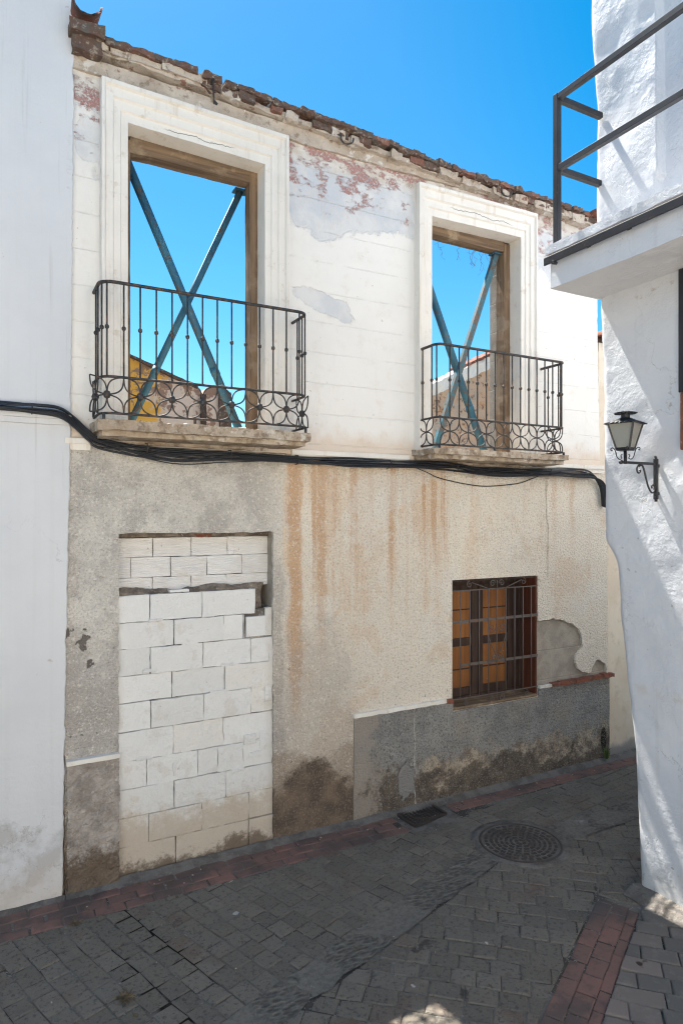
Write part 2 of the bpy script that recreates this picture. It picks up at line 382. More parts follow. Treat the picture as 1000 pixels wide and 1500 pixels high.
def f_trimwhite(g):
    n1 = g.noise(2.5, 5, .6); n2 = g.noise(11, 7, .68, seed=3); n3 = g.noise(60, 4, .6)
    c = g.mix(g.ss(n1, .4, .65), (.80,.765,.71), (.75,.715,.66))
    c = g.mix(g.mul(g.ss(n2, .56, .70), .6), c, (.58,.50,.41))
    st = g.noise(1., 4, .6, g.vec(g.mul(g.x, 22.), g.mul(g.y, 22.), g.mul(g.z, 1.2)))
    c = g.mix(g.mul(g.ss(st, .55, .72), .4), c, (.58,.47,.36))
    wv = g.mul(g.sub(g.noise(5., 7, .7, g.vec(g.x, 0., 0.), seed=4), .5), .11)
    cr = g.mul(g.ss(g.m('ABSOLUTE', g.sub(g.add(g.z, wv), 5.225)), .0045, .001), g.mx(g.mul(g.ss(g.x, 3.62, 3.7), g.ss(g.x, 4.4, 4.3)), g.mul(g.ss(g.x, 1.12, 1.2), g.ss(g.x, 1.7, 1.6))))
    c = g.mix(g.mul(cr, .8), c, (.18,.15,.12))
    return dict(color=c, rough=.9, h=g.add(g.mul(n3, .1), g.add(g.mul(n2, .5), g.mul(cr, -.8))), str=.7, dist=.006)
def f_cornice(g):
    n1 = g.noise(3.5, 6, .65); n2 = g.noise(12, 7, .7, seed=3); n3 = g.noise(60, 4, .65)
    c = g.mix(g.ss(n1, .38, .62), (.47,.39,.315), (.60,.53,.455))
    c = g.mix(g.ss(n2, .52, .66), c, (.30,.235,.18))
    c = g.mix(g.ss(g.noise(6, 6, .7, seed=8), .60, .64), c, (.70,.67,.63))
    c = g.mix(g.mul(g.ss(g.noise(8, 5, .7, seed=9), .60, .66), .8), c, (.28,.12,.085))
    return dict(color=c, rough=.95, h=g.add(n1, g.add(n2, g.mul(n3, .3))), str=1., dist=.02, spec=.1)
def f_brick(g):
    n2 = g.noise(14, 6, .7, seed=3); n3 = g.noise(70, 4, .6)
    c = g.mix(g.isl, (.17,.098,.076), (.12,.088,.074))
    c = g.mix(g.ss(g.isl, .80, .86), c, (.25,.125,.095))
    c = g.mix(g.ss(n2, .48, .62), c, (.135,.118,.10))
    c = g.mix(g.mul(g.ss(g.noise(24, 5, .7, seed=8), .54, .64), .75), c, (.38,.325,.265))
    return dict(color=c, rough=.95, h=g.add(n2, g.mul(n3, .4)), str=1., dist=.015, spec=.1)
def f_terracotta(g):
    n2 = g.noise(14, 6, .7, seed=3)
    c = g.mix(g.ss(n2, .4, .65), (.27,.10,.065), (.16,.075,.055))
    c = g.mix(g.ss(g.noise(25, 5, .7, seed=5), .58, .68), c, (.33,.29,.25))
    return dict(color=c, rough=.9, h=n2, str=.7, dist=.01)
def f_oldtile(g):
    n2 = g.noise(14, 6, .7, seed=3)
    c = g.mix(g.ss(n2, .4, .65), (.20,.075,.06), (.13,.085,.07))
    c = g.mix(g.ss(g.noise(25, 5, .7, seed=5), .56, .66), c, (.27,.24,.21))
    return dict(color=c, rough=.9, h=n2, str=.8, dist=.012)
def f_slab(g):
    n1 = g.noise(4, 6, .65); n2 = g.noise(15, 7, .7, seed=3); n3 = g.noise(70, 4, .65)
    c = g.mix(g.ss(n1, .38, .62), (.54,.46,.37), (.38,.295,.215))
    c = g.mix(g.mul(g.ss(n2, .47, .62), .85), c, (.22,.165,.12))
    c = g.mix(g.mul(g.ss(g.noise(7, 6, .7, seed=8), .57, .62), .7), c, (.70,.67,.62))
    c = g.mix(g.mul(g.ss(g.noise(18, 5, .7, seed=9), .64, .68), .7), c, (.34,.15,.10))
    return dict(color=c, rough=.95, h=g.add(n1, g.add(n2, g.mul(n3, .4))), str=1., dist=.014, spec=.1)
def f_whitewash(g):
    n1 = g.noise(1.6, 5, .6); n2 = g.noise(9, 6, .6, seed=2); n3 = g.noise(38, 4, .6); n4 = g.noise(4, 4, .55, seed=5)
    c = g.mix(g.ss(n1, .35, .65), (.61,.625,.665), (.665,.675,.705))
    c = g.mix(g.mul(g.ss(g.add(g.z, g.mul(g.sub(n2, .5), -.5)), .35, .0), .7), c, (.50,.49,.47))
    sp = g.ss(g.noise(17, 2, .5, seed=4), .73, .76)
    c = g.mix(g.mul(sp, .7), c, (.4,.36,.32))
    sm = g.mul(g.ss(g.ell(3.8, 1.35, 5., .05), 1., .3), g.ss(n2, .5, .65))
    c = g.mix(g.mul(sm, .35), c, (.52,.45,.36))
    pz = g.m('ABSOLUTE', g.add(g.sub(g.z, 3.985), g.mul(g.sub(g.noise(3., 6, .7, seed=31), .5), .14)))
    peel = g.mul(g.ss(pz, .018, .006), g.ss(g.noise(7, 6, .7, seed=33), .50, .56))
    c = g.mix(g.mul(peel, .6), c, (.42,.36,.30))
    hair = g.ss(g.m('ABSOLUTE', g.sub(g.noise(1.4, 6, .62, seed=35), .5)), .0035, .0008)
    c = g.mix(g.mul(hair, g.mul(.45, g.ss(g.noise(1.1, 2, seed=36), .5, .6))), c, (.35,.34,.33))
    drip = g.noise(1., 5, .6, g.vec(g.mul(g.x, 14.), g.mul(g.y, 14.), g.mul(g.z, .7)), seed=37)
    c = g.mix(g.mul(g.ss(drip, .56, .7), .22), c, (.47,.47,.47))
    spl = g.mul(g.ss(g.noise(24, 6, .75, seed=38), .56, .66), g.ss(g.z, .6, .02))
    c = g.mix(g.mul(spl, .7), c, (.34,.31,.28))
    n3 = g.add(n3, g.mul(g.noise(120, 3, .6), .35))
    pitted = g.mul(g.ss(n4, .42, .58), n3)
    return dict(color=c, rough=.62, h=g.add(g.mul(n2, .6), g.add(g.mul(pitted, .5), g.add(g.mul(hair, -.25), g.mul(n3, .16)))), str=.6, dist=.012, spec=.35)
def f_leftwall(g):
    n1 = g.noise(1.2, 5, .6); n2 = g.noise(5, 6, .65, seed=2); n3 = g.noise(50, 4, .6)
    c = g.mix(g.ss(n1, .35, .65), (.62,.635,.665), (.665,.678,.70))
    st = g.noise(1., 3, .5, g.vec(g.mul(g.x, 20.), 0., g.mul(g.z, .5)))
    c = g.mix(g.mul(g.ss(st, .5, .7), .25), c, (.60,.60,.60))
    trow = g.noise(1., 5, .6, g.vec(g.mul(g.x, 2.2), 0., g.mul(g.z, 5.5)), seed=41, dist=.6)
    c = g.mix(g.mul(g.ss(trow, .5, .66), .22), c, (.66,.67,.69))
    hair = g.mul(g.ss(g.m('ABSOLUTE', g.sub(g.noise(.9, 7, .62, seed=43), .5)), .0028, .0006), g.ss(g.noise(.8, 2, seed=44), .48, .58))
    c = g.mix(g.mul(hair, .4), c, (.36,.35,.35))
    dr2 = g.noise(1., 5, .6, g.vec(g.mul(g.x, 30.), 0., g.mul(g.z, .8)), seed=45)
    c = g.mix(g.mul(g.mul(g.ss(dr2, .60, .74), g.ss(g.z, 2.2, 3.1)), .28), c, (.42,.40,.38))
    spl = g.mul(g.ss(g.noise(26, 6, .75, seed=46), .56, .66), g.ss(g.z, .75, .05))
    c = g.mix(g.mul(spl, .6), c, (.33,.30,.27))
    lo = g.crust(g.ss(g.add(g.z, g.mul(g.sub(n2, .5), -.7)), .75, .25), 14, 1.2, 3.)
    c = g.mix(g.mul(g.mul(lo, g.ss(n2, .42, .62)), .55), c, (.38,.36,.35))
    c = g.mix(g.mul(g.ss(g.add(g.z, g.mul(g.sub(n2, .5), -.3)), .35, .0), .5), c, (.58,.50,.42))
    c = g.mix(g.mul(g.ss(g.noise(13, 3, .5, seed=6), .73, .76), .6), c, (.45,.38,.33))
    return dict(color=c, rough=.85, h=g.add(g.mul(n2, .8), g.add(g.mul(trow, .9), g.add(g.mul(hair, -.3), g.mul(n3, .2)))), str=.6, dist=.011)
def f_creamwall(g):
    n1 = g.noise(2., 5, .6); n2 = g.noise(7, 6, .65, seed=2)
    c = g.mix(g.ss(n1, .38, .62), (.78,.70,.58), (.72,.62,.50))
    c = g.mix(g.mul(g.ss(n2, .52, .68), .5), c, (.58,.47,.35))
    c = g.mix(g.ss(g.add(g.z, g.mul(g.sub(n2, .5), -.2)), .16, .06), c, (.33,.31,.29))
    return dict(color=c, rough=.9, h=n2, str=.5, dist=.01)
def f_wood(g):
    w = g.noise(1., 6, .65, g.vec(g.mul(g.x, 30.), g.mul(g.y, 30.), g.mul(g.z, 1.6)), dist=.3)
    n2 = g.noise(6, 5, .6)
    c = g.mix(g.ss(w, .35, .65), (.25,.165,.10), (.13,.088,.058))
    c = g.mix(g.mul(g.ss(n2, .5, .65), .6), c, (.30,.235,.17))
    return dict(color=c, rough=.85, h=w, str=.7, dist=.006)
def f_lintel(g):
    w = g.noise(1., 6, .65, g.vec(g.mul(g.x, 1.6), g.mul(g.y, 30.), g.mul(g.z, 30.)), dist=.3)
    n2 = g.noise(6, 5, .6)
    c = g.mix(g.ss(w, .35, .65), (.24,.165,.105), (.13,.09,.062))
    c = g.mix(g.mul(g.ss(n2, .52, .68), .6), c, (.42,.33,.23))
    return dict(color=c, rough=.85, h=w, str=.7, dist=.006)
def f_iron(g):
    n = g.noise(30, 5, .65); n2 = g.noise(90, 3, .6)
    c = g.mix(g.ss(n, .48, .66), (.045,.047,.05), (.14,.085,.055))
    return dict(color=c, rough=.6, metal=.25, h=n2, str=.5, dist=.002, spec=.4)
def f_grille(g):
    n = g.noise(30, 5, .65)
    c = g.mix(g.ss(n, .45, .66), (.13,.125,.12), (.20,.115,.075))
    return dict(color=c, rough=.6, metal=.2, h=n, str=.4, dist=.002, spec=.4)
def f_black(g):
    n = g.noise(26, 6, .75)
    return dict(color=g.mix(g.ss(n, .62, .70), g.mix(g.ss(g.noise(3, 4), .4, .6), (.016,.017,.022), (.03,.031,.036)), (.13,.07,.045)), rough=.42, spec=.45, h=g.noise(40, 4), str=.15, dist=.002)
def f_cable(g):
    return dict(color=g.mix(g.noise(3, 3), (.012,.014,.02), (.03,.034,.042)), rough=.5, spec=.4)
def f_prop(g):
    n = g.noise(14, 6, .7); n2 = g.noise(60, 4, .6); n3 = g.noise(4, 4, .6, seed=2)
    c = g.mix(g.ss(n3, .4, .62), (.030,.125,.20), (.055,.165,.225))
    c = g.mix(g.ss(n, .52, .68), c, (.13,.09,.065))
    c = g.mix(g.mul(g.ss(n2, .60, .72), .5), c, (.30,.32,.32))
    return dict(color=c, rough=.6, metal=.1, h=n, str=.4, dist=.003, spec=.4)
def f_prop2(g):
    n = g.noise(14, 6, .7); n2 = g.noise(40, 4, .6)
    c = g.mix(g.ss(n, .44, .6), (.045,.145,.19), (.12,.09,.07))
    c = g.mix(g.mul(g.ss(n2, .60, .68), .3), c, (.33,.37,.38))
    return dict(color=c, rough=.55, metal=.1, h=n, str=.4, dist=.003, spec=.4)
def f_orange(g):
    w = g.noise(1., 6, .65, g.vec(g.mul(g.x, 26.), g.mul(g.y, 10.), g.mul(g.z, 1.2)), dist=.2)
    c = g.mix(g.ss(w, .35, .65), (.37,.155,.048), (.25,.098,.032))
    c = g.mix(g.ss(g.noise(16, 5, .7, seed=3), .66, .70), c, (.55,.44,.28))
    c = g.mix(g.mul(g.ss(g.z, 1.15, .85), .45), c, (.16,.075,.03))
    return dict(color=c, rough=.55, h=w, str=.3, dist=.003, spec=.35)
def f_redwood(g):
    w = g.noise(1., 6, .65, g.vec(g.mul(g.x, 26.), g.mul(g.y, 26.), g.mul(g.z, 1.2)), dist=.2)
    return dict(color=g.mix(g.ss(w, .35, .65), (.17,.055,.03), (.10,.035,.022)), rough=.6, h=w, str=.3, dist=.003)
def f_darkwood(g):
    w = g.noise(1., 6, .65, g.vec(g.mul(g.x, 26.), g.mul(g.y, 26.), g.mul(g.z, 1.2)), dist=.2)
    return dict(color=g.mix(g.ss(w, .35, .65), (.045,.027,.022), (.085,.055,.043)), rough=.6, h=w, str=.3, dist=.003)
def f_sett(g):
    n1 = g.noise(1.3, 5, .6); n2 = g.noise(16, 6, .65); n3 = g.noise(90, 4, .65)
    c = g.mix(g.isl, (.145,.127,.104), (.20,.176,.146))
    c = g.mix(g.mul(g.ss(g.isl, .6, .95), g.ss(n1, .48, .62)), c, (.155,.118,.092))
    c = g.mix(g.mul(g.ss(n2, .52, .68), .5), c, (.15,.142,.132))
    c = g.mix(g.mul(g.ss(n3, .55, .68), .55), c, (.20,.19,.178))
    c = g.mix(g.mul(g.ss(g.noise(42, 5, .7, seed=31), .52, .64), .6), c, (.055,.051,.047))
    dirt = g.ss(g.noise(2.2, 6, .65, seed=6), .56, .68)
    c = g.mix(g.mul(dirt, .5), c, (.13,.112,.095))
    w = g.ss(g.noise(11, 2, .4, seed=9), .745, .76)
    c = g.mix(g.mul(w, .85), c, (.48,.46,.43))
    dk = g.ss(g.noise(4.5, 5, .6, seed=13), .66, .72)
    c = g.mix(g.mul(dk, .6), c, (.030,.025,.021))
    return dict(color=c, rough=.85, h=g.add(g.mul(n2, 1.4), g.mul(n3, .7)), str=.9, dist=.010, spec=.2)
def f_grout(g):
    n1 = g.noise(2.6, 6, .65); n3 = g.noise(60, 4, .65)
    ca, sa = .932, .361
    def seam(px_, py_):
        u = g.add(g.mul(g.sub(g.x, px_), ca), g.mul(g.sub(g.y, py_), sa)); v = g.sub(g.mul(g.sub(g.y, py_), ca), g.mul(g.sub(g.x, px_), sa))
        return g.mul(g.ss(g.m('ABSOLUTE', g.add(u, g.mul(g.sub(n1, .5), .10))), .075, .05), g.mul(g.ss(v, .08, .0), g.ss(v, -1.0, -.9)))
    wet = g.mx(seam(.766, -.344), g.mul(seam(.60, -.62), g.ss(n1, .40, .5)))
    c = g.mix(g.ss(n1, .42, .56), (.07,.062,.054), (.16,.148,.13))
    c = g.mix(g.ss(n3, .56, .66), c, (.27,.26,.24))
    c = g.mix(wet, c, (.018,.015,.012))
    return dict(color=c, rough=.95, h=n3, str=.8, dist=.006, spec=.1)
def f_redpaver(g):
    n2 = g.noise(16, 6, .65); n3 = g.noise(90, 4, .65); n1 = g.noise(2.5, 5, .6)
    c = g.mix(g.isl, (.235,.13,.108), (.185,.115,.097))
    c = g.mix(g.mul(g.ss(n2, .5, .66), .6), c, (.135,.09,.078))
    c = g.mix(g.mul(g.ss(n1, .46, .62), .75), c, (.09,.078,.072))
    c = g.mix(g.mul(g.ss(g.y, -2.0, -1.7), g.ss(g.y, -.9, -1.2)), c, (.085,.078,.075))
    c = g.mix(g.mul(g.ss(g.noise(9, 2, .4, seed=9), .775, .79), .8), c, (.4,.38,.36))
    return dict(color=c, rough=.85, h=g.add(n2, g.mul(n3, .4)), str=.6, dist=.006, spec=.2)
def f_palestone(g):
    n2 = g.noise(10, 6, .65); n3 = g.noise(80, 4, .65)
    c = g.mix(g.isl, (.13,.124,.116), (.22,.185,.165))
    c = g.mix(g.mul(g.ss(n2, .5, .66), .6), c, (.22,.20,.175))
    c = g.mix(g.ss(g.noise(7, 3, .5, seed=7), .69, .74), c, (.06,.042,.032))
    return dict(color=c, rough=.85, h=g.add(n2, g.mul(n3, .5)), str=.6, dist=.006, spec=.2)
def f_channel(g):
    n1 = g.noise(5, 7, .7); n2 = g.noise(30, 6, .7); v = g.voro(30, g.vec(g.mul(g.x, .8), g.mul(g.y, 1.6), g.z))
    c = g.mix(g.ss(n2, .4, .62), (.185,.168,.145), (.14,.127,.11))
    peb = g.ss(g.noise(3.5, 5, .6, seed=5), .47, .53)
    c = g.mix(g.mul(peb, g.ss(g.add(v, g.mul(g.sub(n2, .5), 1.3)), .75, .25)), c, (.105,.095,.083))
    c = g.mix(g.ss(n1, .60, .70), c, (.26,.25,.235))
    return dict(color=c, rough=.9, h=g.add(g.mul(g.mul(v, peb), 1.2), g.mul(n2, .5)), str=1., dist=.012, spec=.15)
def f_castiron(g):
    n = g.noise(20, 5, .65)
    return dict(color=g.mix(g.ss(n, .45, .65), (.060,.052,.047), (.09,.062,.05)), rough=.55, metal=.3, h=n, str=.5, dist=.003, spec=.4)
def f_ironplate(g):
    n = g.noise(24, 5, .65)
    return dict(color=g.mix(g.ss(n, .45, .65), (.016,.013,.011), (.04,.03,.023)), rough=.8, h=n, str=.5, dist=.004, spec=.2)
def f_leaf(g):
    return dict(color=g.mix(g.isl, (.05,.10,.025), (.12,.15,.05)), rough=.7)
def f_straw(g):
    return dict(color=g.mix(g.isl, (.10,.07,.04), (.20,.15,.09)), rough=.85)
def f_fillet(g):
    n1 = g.noise(6, 6, .7); n2 = g.noise(40, 5, .7)
    c = g.mix(g.ss(n1, .4, .62), (.19,.175,.16), (.12,.108,.098))
    c = g.mix(g.mul(g.ss(n2, .56, .68), .6), c, (.25,.23,.20))
    return dict(color=c, rough=.95, h=g.add(n1, n2), str=1., dist=.015, spec=.1)
def f_ochre(g):
    n1 = g.noise(1.6, 6, .65, seed=2); n2 = g.noise(5, 7, .7, seed=5)
    c = g.mix(g.ss(n1, .62, .66), (.85,.48,.10), (.74,.62,.50))
    c = g.mix(g.ss(g.add(g.x, g.mul(g.sub(n2, .5), .9)), 1.93, 2.05), c, (.76,.64,.55))
    c = g.mix(g.ss(g.add(g.add(n2, g.mul(g.ss(g.z, 3.7, 4.2), .10)), g.mul(g.ss(g.x, 1.9, 2.1), .03)), .585, .61), c, (.36,.235,.18))
    return dict(color=c, rough=.95, h=n2, str=.8, dist=.03)
def f_stonewall(g):
    n1 = g.noise(4, 6, .65, seed=2); n2 = g.noise(13, 7, .7, seed=5)
    c = g.mix(g.ss(n1, .4, .6), (.66,.45,.31), (.55,.45,.36))
    c = g.mix(g.ss(g.noise(3, 6, .7, seed=9), .54, .62), c, (.62,.33,.17))
    c = g.mix(g.ss(n2, .55, .63), c, (.23,.14,.10))
    c = g.mix(g.ss(g.noise(9, 5, .7, seed=3), .6, .66), c, (.60,.54,.47))
    return dict(color=c, rough=.95, h=g.add(n1, n2), str=1., dist=.05)
def f_innerwall(g):
    n1 = g.noise(3, 6, .65, seed=2); n2 = g.noise(9, 7, .7, seed=5)
    c = g.mix(g.ss(n1, .4, .6), (.60,.66,.74), (.68,.68,.68))
    c = g.mix(g.ss(n2, .60, .68), c, (.5,.42,.35))
    return dict(color=c, rough=.9, h=n2, str=.7, dist=.015)
def f_glass(g):
    return dict(color=(.60,.60,.55), rough=.45, spec=.5, trans=.55)
def f_paint(cx):
    def f(g):
        n = g.noise(5, 5, .6)
        return dict(color=g.mix(n, cx, tuple(q*.9 for q in cx)), rough=.9, h=n, str=.4, dist=.01)
    return f
M = {k[2:]: mat(k[2:], f) for k, f in list(globals().items()) if k.startswith('f_') and k != 'f_paint'}
M['bounce'] = mat('cream_wall', f_paint((.86,.81,.73)))

# ------------------------------------------------------------------ camera (metres: facade is the plane y = 0)
cam = bpy.data.cameras.new('camera'); co = bpy.data.objects.new('camera', cam); col.objects.link(co)
cam.sensor_fit = 'VERTICAL'; cam.sensor_height = 36; cam.lens = 975/1500*36; cam.shift_y = 7/1500
cam.clip_start = .05; cam.clip_end = 500
co.location = (0, -4.73, 2.5); co.rotation_euler = (PI/2, 0, -math.radians(28.6))
scene.camera = co

# ------------------------------------------------------------------ daylight
EL, AZ = math.radians(62), math.radians(6)
S = Vector((-math.sin(AZ)*math.cos(EL), math.cos(AZ)*math.cos(EL), math.sin(EL)))
sl = bpy.data.lights.new('sun', 'SUN'); so = bpy.data.objects.new('sun', sl); col.objects.link(so)
sl.energy = 5; sl.angle = math.radians(.53); sl.color = (1, .95, .86)
so.rotation_euler = (-S).to_track_quat('-Z', 'Y').to_euler(); so.location = (0, 6, 14)
w = bpy.data.worlds.new('World'); scene.world = w; w.use_nodes = True; nt = w.node_tree
sk = nt.nodes.new('ShaderNodeTexSky'); sk.sky_type = 'NISHITA'; sk.sun_disc = False
sk.sun_elevation = EL; sk.sun_rotation = -AZ; sk.altitude = 300; sk.air_density = 1.; sk.dust_density = .3; sk.ozone_density = 2.
hs = nt.nodes.new('ShaderNodeHueSaturation'); hs.inputs['Saturation'].default_value = 1.42; hs.inputs['Hue'].default_value = .486; hs.inputs['Value'].default_value = .94
tc = nt.nodes.new('ShaderNodeTexCoord'); vd = nt.nodes.new('ShaderNodeVectorMath'); vd.operation = 'DOT_PRODUCT'
nt.links.new(tc.outputs['Generated'], vd.inputs[0]); vd.inputs[1].default_value = (-math.sin(AZ), math.cos(AZ), 0)
mr = nt.nodes.new('ShaderNodeMapRange'); nt.links.new(vd.outputs['Value'], mr.inputs[0])
for k_, v_ in zip((1, 2, 3, 4), (.38, .64, 1.53, 1.41)): mr.inputs[k_].default_value = v_
nt.links.new(mr.outputs[0], hs.inputs['Saturation'])
bg = next(n for n in nt.nodes if n.type == 'BACKGROUND'); bg.inputs['Strength'].default_value = .068
nt.links.new(sk.outputs[0], hs.inputs['Color']); nt.links.new(hs.outputs[0], bg.inputs['Color'])
scene.view_settings.view_transform = 'Standard'; scene.view_settings.look = 'None'; scene.view_settings.gamma = 1
scene.view_settings.use_curve_mapping = False
scene.view_settings.exposure = 1.72
scene.render.engine = 'CYCLES'
scene.cycles.max_bounces = 10; scene.cycles.diffuse_bounces = 6; scene.cycles.transparent_max_bounces = 8
scene.cycles.use_denoising = True
scene.cycles.filter_width = 1.15
scene.cycles.caustics_reflective = False; scene.cycles.caustics_refractive = False

# ================================================================== THE RUINED HOUSE
house = thing('ruined_house', 'roofless white house front with empty windows, stained pebbledash and walled-up door', 'house', (3.1, .2, 0))
XL, XR = .50, 5.72
W1 = dict(x0=.90, x1=1.905, zb=3.10, zt=lambda x: 5.20-.03*(x-.9), out=.178)
W2 = dict(x0=3.458, x1=4.492, zb=3.05, zt=lambda x: 5.115+.02*(x-3.46), out=.165)
ZC = [(.5,5.475),(2.15,5.42),(3.25,5.425),(4.85,5.47),(5.6,5.46)]       # foot of the cornice
ZT = [(.5,5.70),(1.42,5.68),(2.52,5.62),(3.9,5.555),(5.6,5.525)]       # top of the brick eaves
DOOR = (.845, 1.985, 2.385); WIN = (3.70, 4.735, .77, 1.935)
h1 = [(W1['x0']-.01, 3.0),(W1['x1']+.01, 3.0),(W1['x1']+.01, 5.22),(W1['x0']-.01, 5.24)]
h2 = [(W2['x0']-.01, 3.0),(W2['x1']+.01, 3.0),(W2['x1']+.01, 5.17),(W2['x0']-.01, 5.16)]
hd = rect(DOOR[0], DOOR[1], -.1, DOOR[2])
hw = rect(WIN[0], WIN[1], WIN[2], WIN[3])
# masonry behind the coats of plaster
core = MB(); top = [(x, interp(ZC, x)+.10) for x in (5.5, 4.8, 4., 3.2, 2.4, 1.6, .9, .52)]
side = rag([(5.70,2.9),(5.52,3.1),(5.52,5.5)], .05, .02, 3)[:-8]
core.sheet([(.47,-.1),(DOOR[0],-.1),(DOOR[0],DOOR[2]),(DOOR[1],DOOR[2]),(DOOR[1],-.1),(5.69,-.1),(5.69,2.98),(5.52,3.0),(5.52,5.5)]+top[1:]+[(.47,5.5)],
           [h1, h2, hw], .028, .42)
core.build('wall', M['core'], house)
# lower coat: pebbledash, with the real hole where it has fallen off beside the window
fall = [(4.62,1.49),(4.758,1.492),(4.949,1.502),(5.10,1.475),(5.184,1.444),(5.27,1.38),(5.329,1.309),(5.348,1.204),(5.30,1.15),(5.251,1.11),(5.245,1.03),(5.28,.97),(5.35,.93),(5.427,.919),(5.48,.925),(5.50,.98),(5.545,1.035),(5.60,1.04),(5.65,1.0),(5.70,.93),(5.69,.80),(4.62,.80)]
fall = rag(fall, .02, .014, 5, lambda p: p.x < 4.74 or p.y < .86)
lw = rag([(XL,-.1),(DOOR[0],-.1),(DOOR[0],DOOR[2]),(DOOR[1],DOOR[2]),(DOOR[1],-.1),(XR,-.1),(5.70,2.985),(XL,2.985)], .035, .009, 1, lambda p: p.y < .02)
cut = [(WIN[0],WIN[2]),(WIN[0],WIN[3])]
hwin = rag(cut + [(WIN[1],WIN[3])] + [(WIN[1],1.49)], .05, .006, 2)
# the window opening and the fallen patch make one hole
i0 = [i for i, p in enumerate(fall) if p[0] > 4.738 and p[1] > 1.4][0]
patch = [p for p in fall if p[0] > WIN[1]+.002 and p[1] > .83]
hole = [(WIN[0],WIN[2]),(WIN[0],1.2)] + [(WIN[0],WIN[3]),(WIN[1],WIN[3]),(WIN[1],1.50)] + patch + [(WIN[1],.83),(WIN[1],WIN[2])]
MB().sheet(lw, [hole], 0, .026).build('pebbledash_coat', M['render'], house, bevel=.004)
# upper coat: white plaster scored into courses
up_top = [(x, interp(ZC, x)+.02) for x in (5.55, 5.2, 4.85, 4., 3.25, 2.7, 2.15, 1.3, XL)]
up = rag([(XL,2.99),(5.60,2.99),(5.565,4.2)] + up_top, .05, .007, 4)
MB().sheet(up, [h1, h2], 0.002, .027).build('plaster_coat', M['upper'], house, bevel=.004)
# ledge between the storeys
for a, b in ((.50,.66),(2.13,3.22),(4.80,5.62)):
    st = MB()
    st.rough(a, b, -.034, .012, 2.985, 3.022, .05, .004, 8, 1); st.rough(a, b, -.018, .012, 2.945, 2.987, .05, .004, 8, 2)
    st.build('string_course', M['trimwhite'], house)
# plinth, its coping and the rough pillar left of the door
pl = MB(); pl.rough(2.69, 5.725, -.022, .012, -.05, .866, .05, .006, 6, 3, lambda p: Vector((p.x, p.y, p.z - (.02 if p.x > 3.69 and p.x < 4.75 and p.z > .7 and p.z < .8 else 0))) if True else p)
pl = MB()
pl.rough(2.69, 3.70, -.012, .012, -.05, .862, .05, .006, 6, 3)
pl.rough(3.696, 4.74, -.0125, .012, -.05, .766, .05, .006, 6, 3)
pl.rough(4.736, 5.722, -.013, .012, -.05, .846, .05, .006, 6, 3)
pl.build('plinth', M['plinth'], house)
cp = MB(); cp.rough(2.68, 3.62, -.026, .006, .858, .892, .035, .006, 12, 4); cp.build('plinth_coping', M['trimwhite'], house)
cp = MB(); x = 4.90
while x < 5.70:
    d = U(.07, .16); cp.rough(x, min(x+d, 5.76), -.04-U(0,.01), .02, .848+U(-.004,.004), .885+U(-.006,.006), .03, .006, 15, x); x += d+.004
cp.build('brick_coping', M['terracotta'], house)
cp = MB(); cp.rough(3.622, 3.695, -.03, .01, .85, .885, .03, .006, 14, 9); cp.build('brick_fragment', M['terracotta'], house)
cp = MB(); cp.rough(4.74, 4.898, -.02, .01, .846, .872, .03, .006, 12, 8); cp.build('plinth_coping', M['trimwhite'], house)
pp = MB(); pp.rough(.515, .843, -.03, .01, -.05, .862, .014, .012, 26, 6); pp.build('rough_plinth', M['rubble_render'], house)
cp = MB(); cp.rough(.51, .845, -.04, .006, .862, .892, .04, .004, 9, 3); cp.build('plinth_coping', M['trimwhite'], house)

# cornice, brick eaves, tile ends, hooks
cn = MB()
def wz(base, k=0.):
    return lambda p: Vector((p.x, p.y, p.z + interp(ZC, p.x) - base))
cn.rough(.51, 5.53, -.022, .30, 5.46, 5.565, .045, .010, 7, 1, wz(5.46))
lift = lambda p: Vector((p.x, p.y, p.z + interp(ZT, p.x) - 5.60))
cn.rough(.55, 5.50, -.066, .30, 5.495, 5.535, .04, .013, 8, 2, lift)
for x_ in (1.55, 2.05, 2.45, 2.62, 3.0, 3.5, 3.75, 4.1, 4.2, 4.35, 4.6, 4.75, 4.95, 5.1, 5.25):
    d = U(.08, .2); cn.rough(x_, x_+d, -.085-U(0,.015), .2, 5.49-U(0,.02), 5.545, .03, .014, 14, x_, lift)
x = .58
while x < 1.28:
    d = U(.12, .22); cn.rough(x, x+d, -.078-U(0,.02), .2, 5.515, 5.575, .035, .012, 12, x, lift); x += d + U(0,.02)
cn.build('cornice', M['cornice'], house)
bk = MB(); x = .74; i = 0
while x < 5.44:
    d = U(.09, .17); zt = interp(ZT, x+d/2); hh = U(.034, .046); y0 = -.108 - U(0, .014); dz = U(-.014, .004)
    bk.rough(x, x+d-U(.000,.004), y0, .28, zt-hh+dz, zt+dz, .022, .014, 17, x, lambda p: Vector((p.x, p.y, p.z + interp(ZT, p.x)-zt)))
    if x > 1.28 and R() < .5:
        bk.rough(x+U(-.02,.02), x+d, -.085-U(0,.015), .25, zt-.098, zt-hh+dz-.002, .024, .012, 17, x+4, lambda p: Vector((p.x, p.y, p.z + interp(ZT, p.x)-zt)))
    x += d + (U(.01,.03) if R() < .12 else 0)
bk.build('brick_eaves', M['brick'], house)
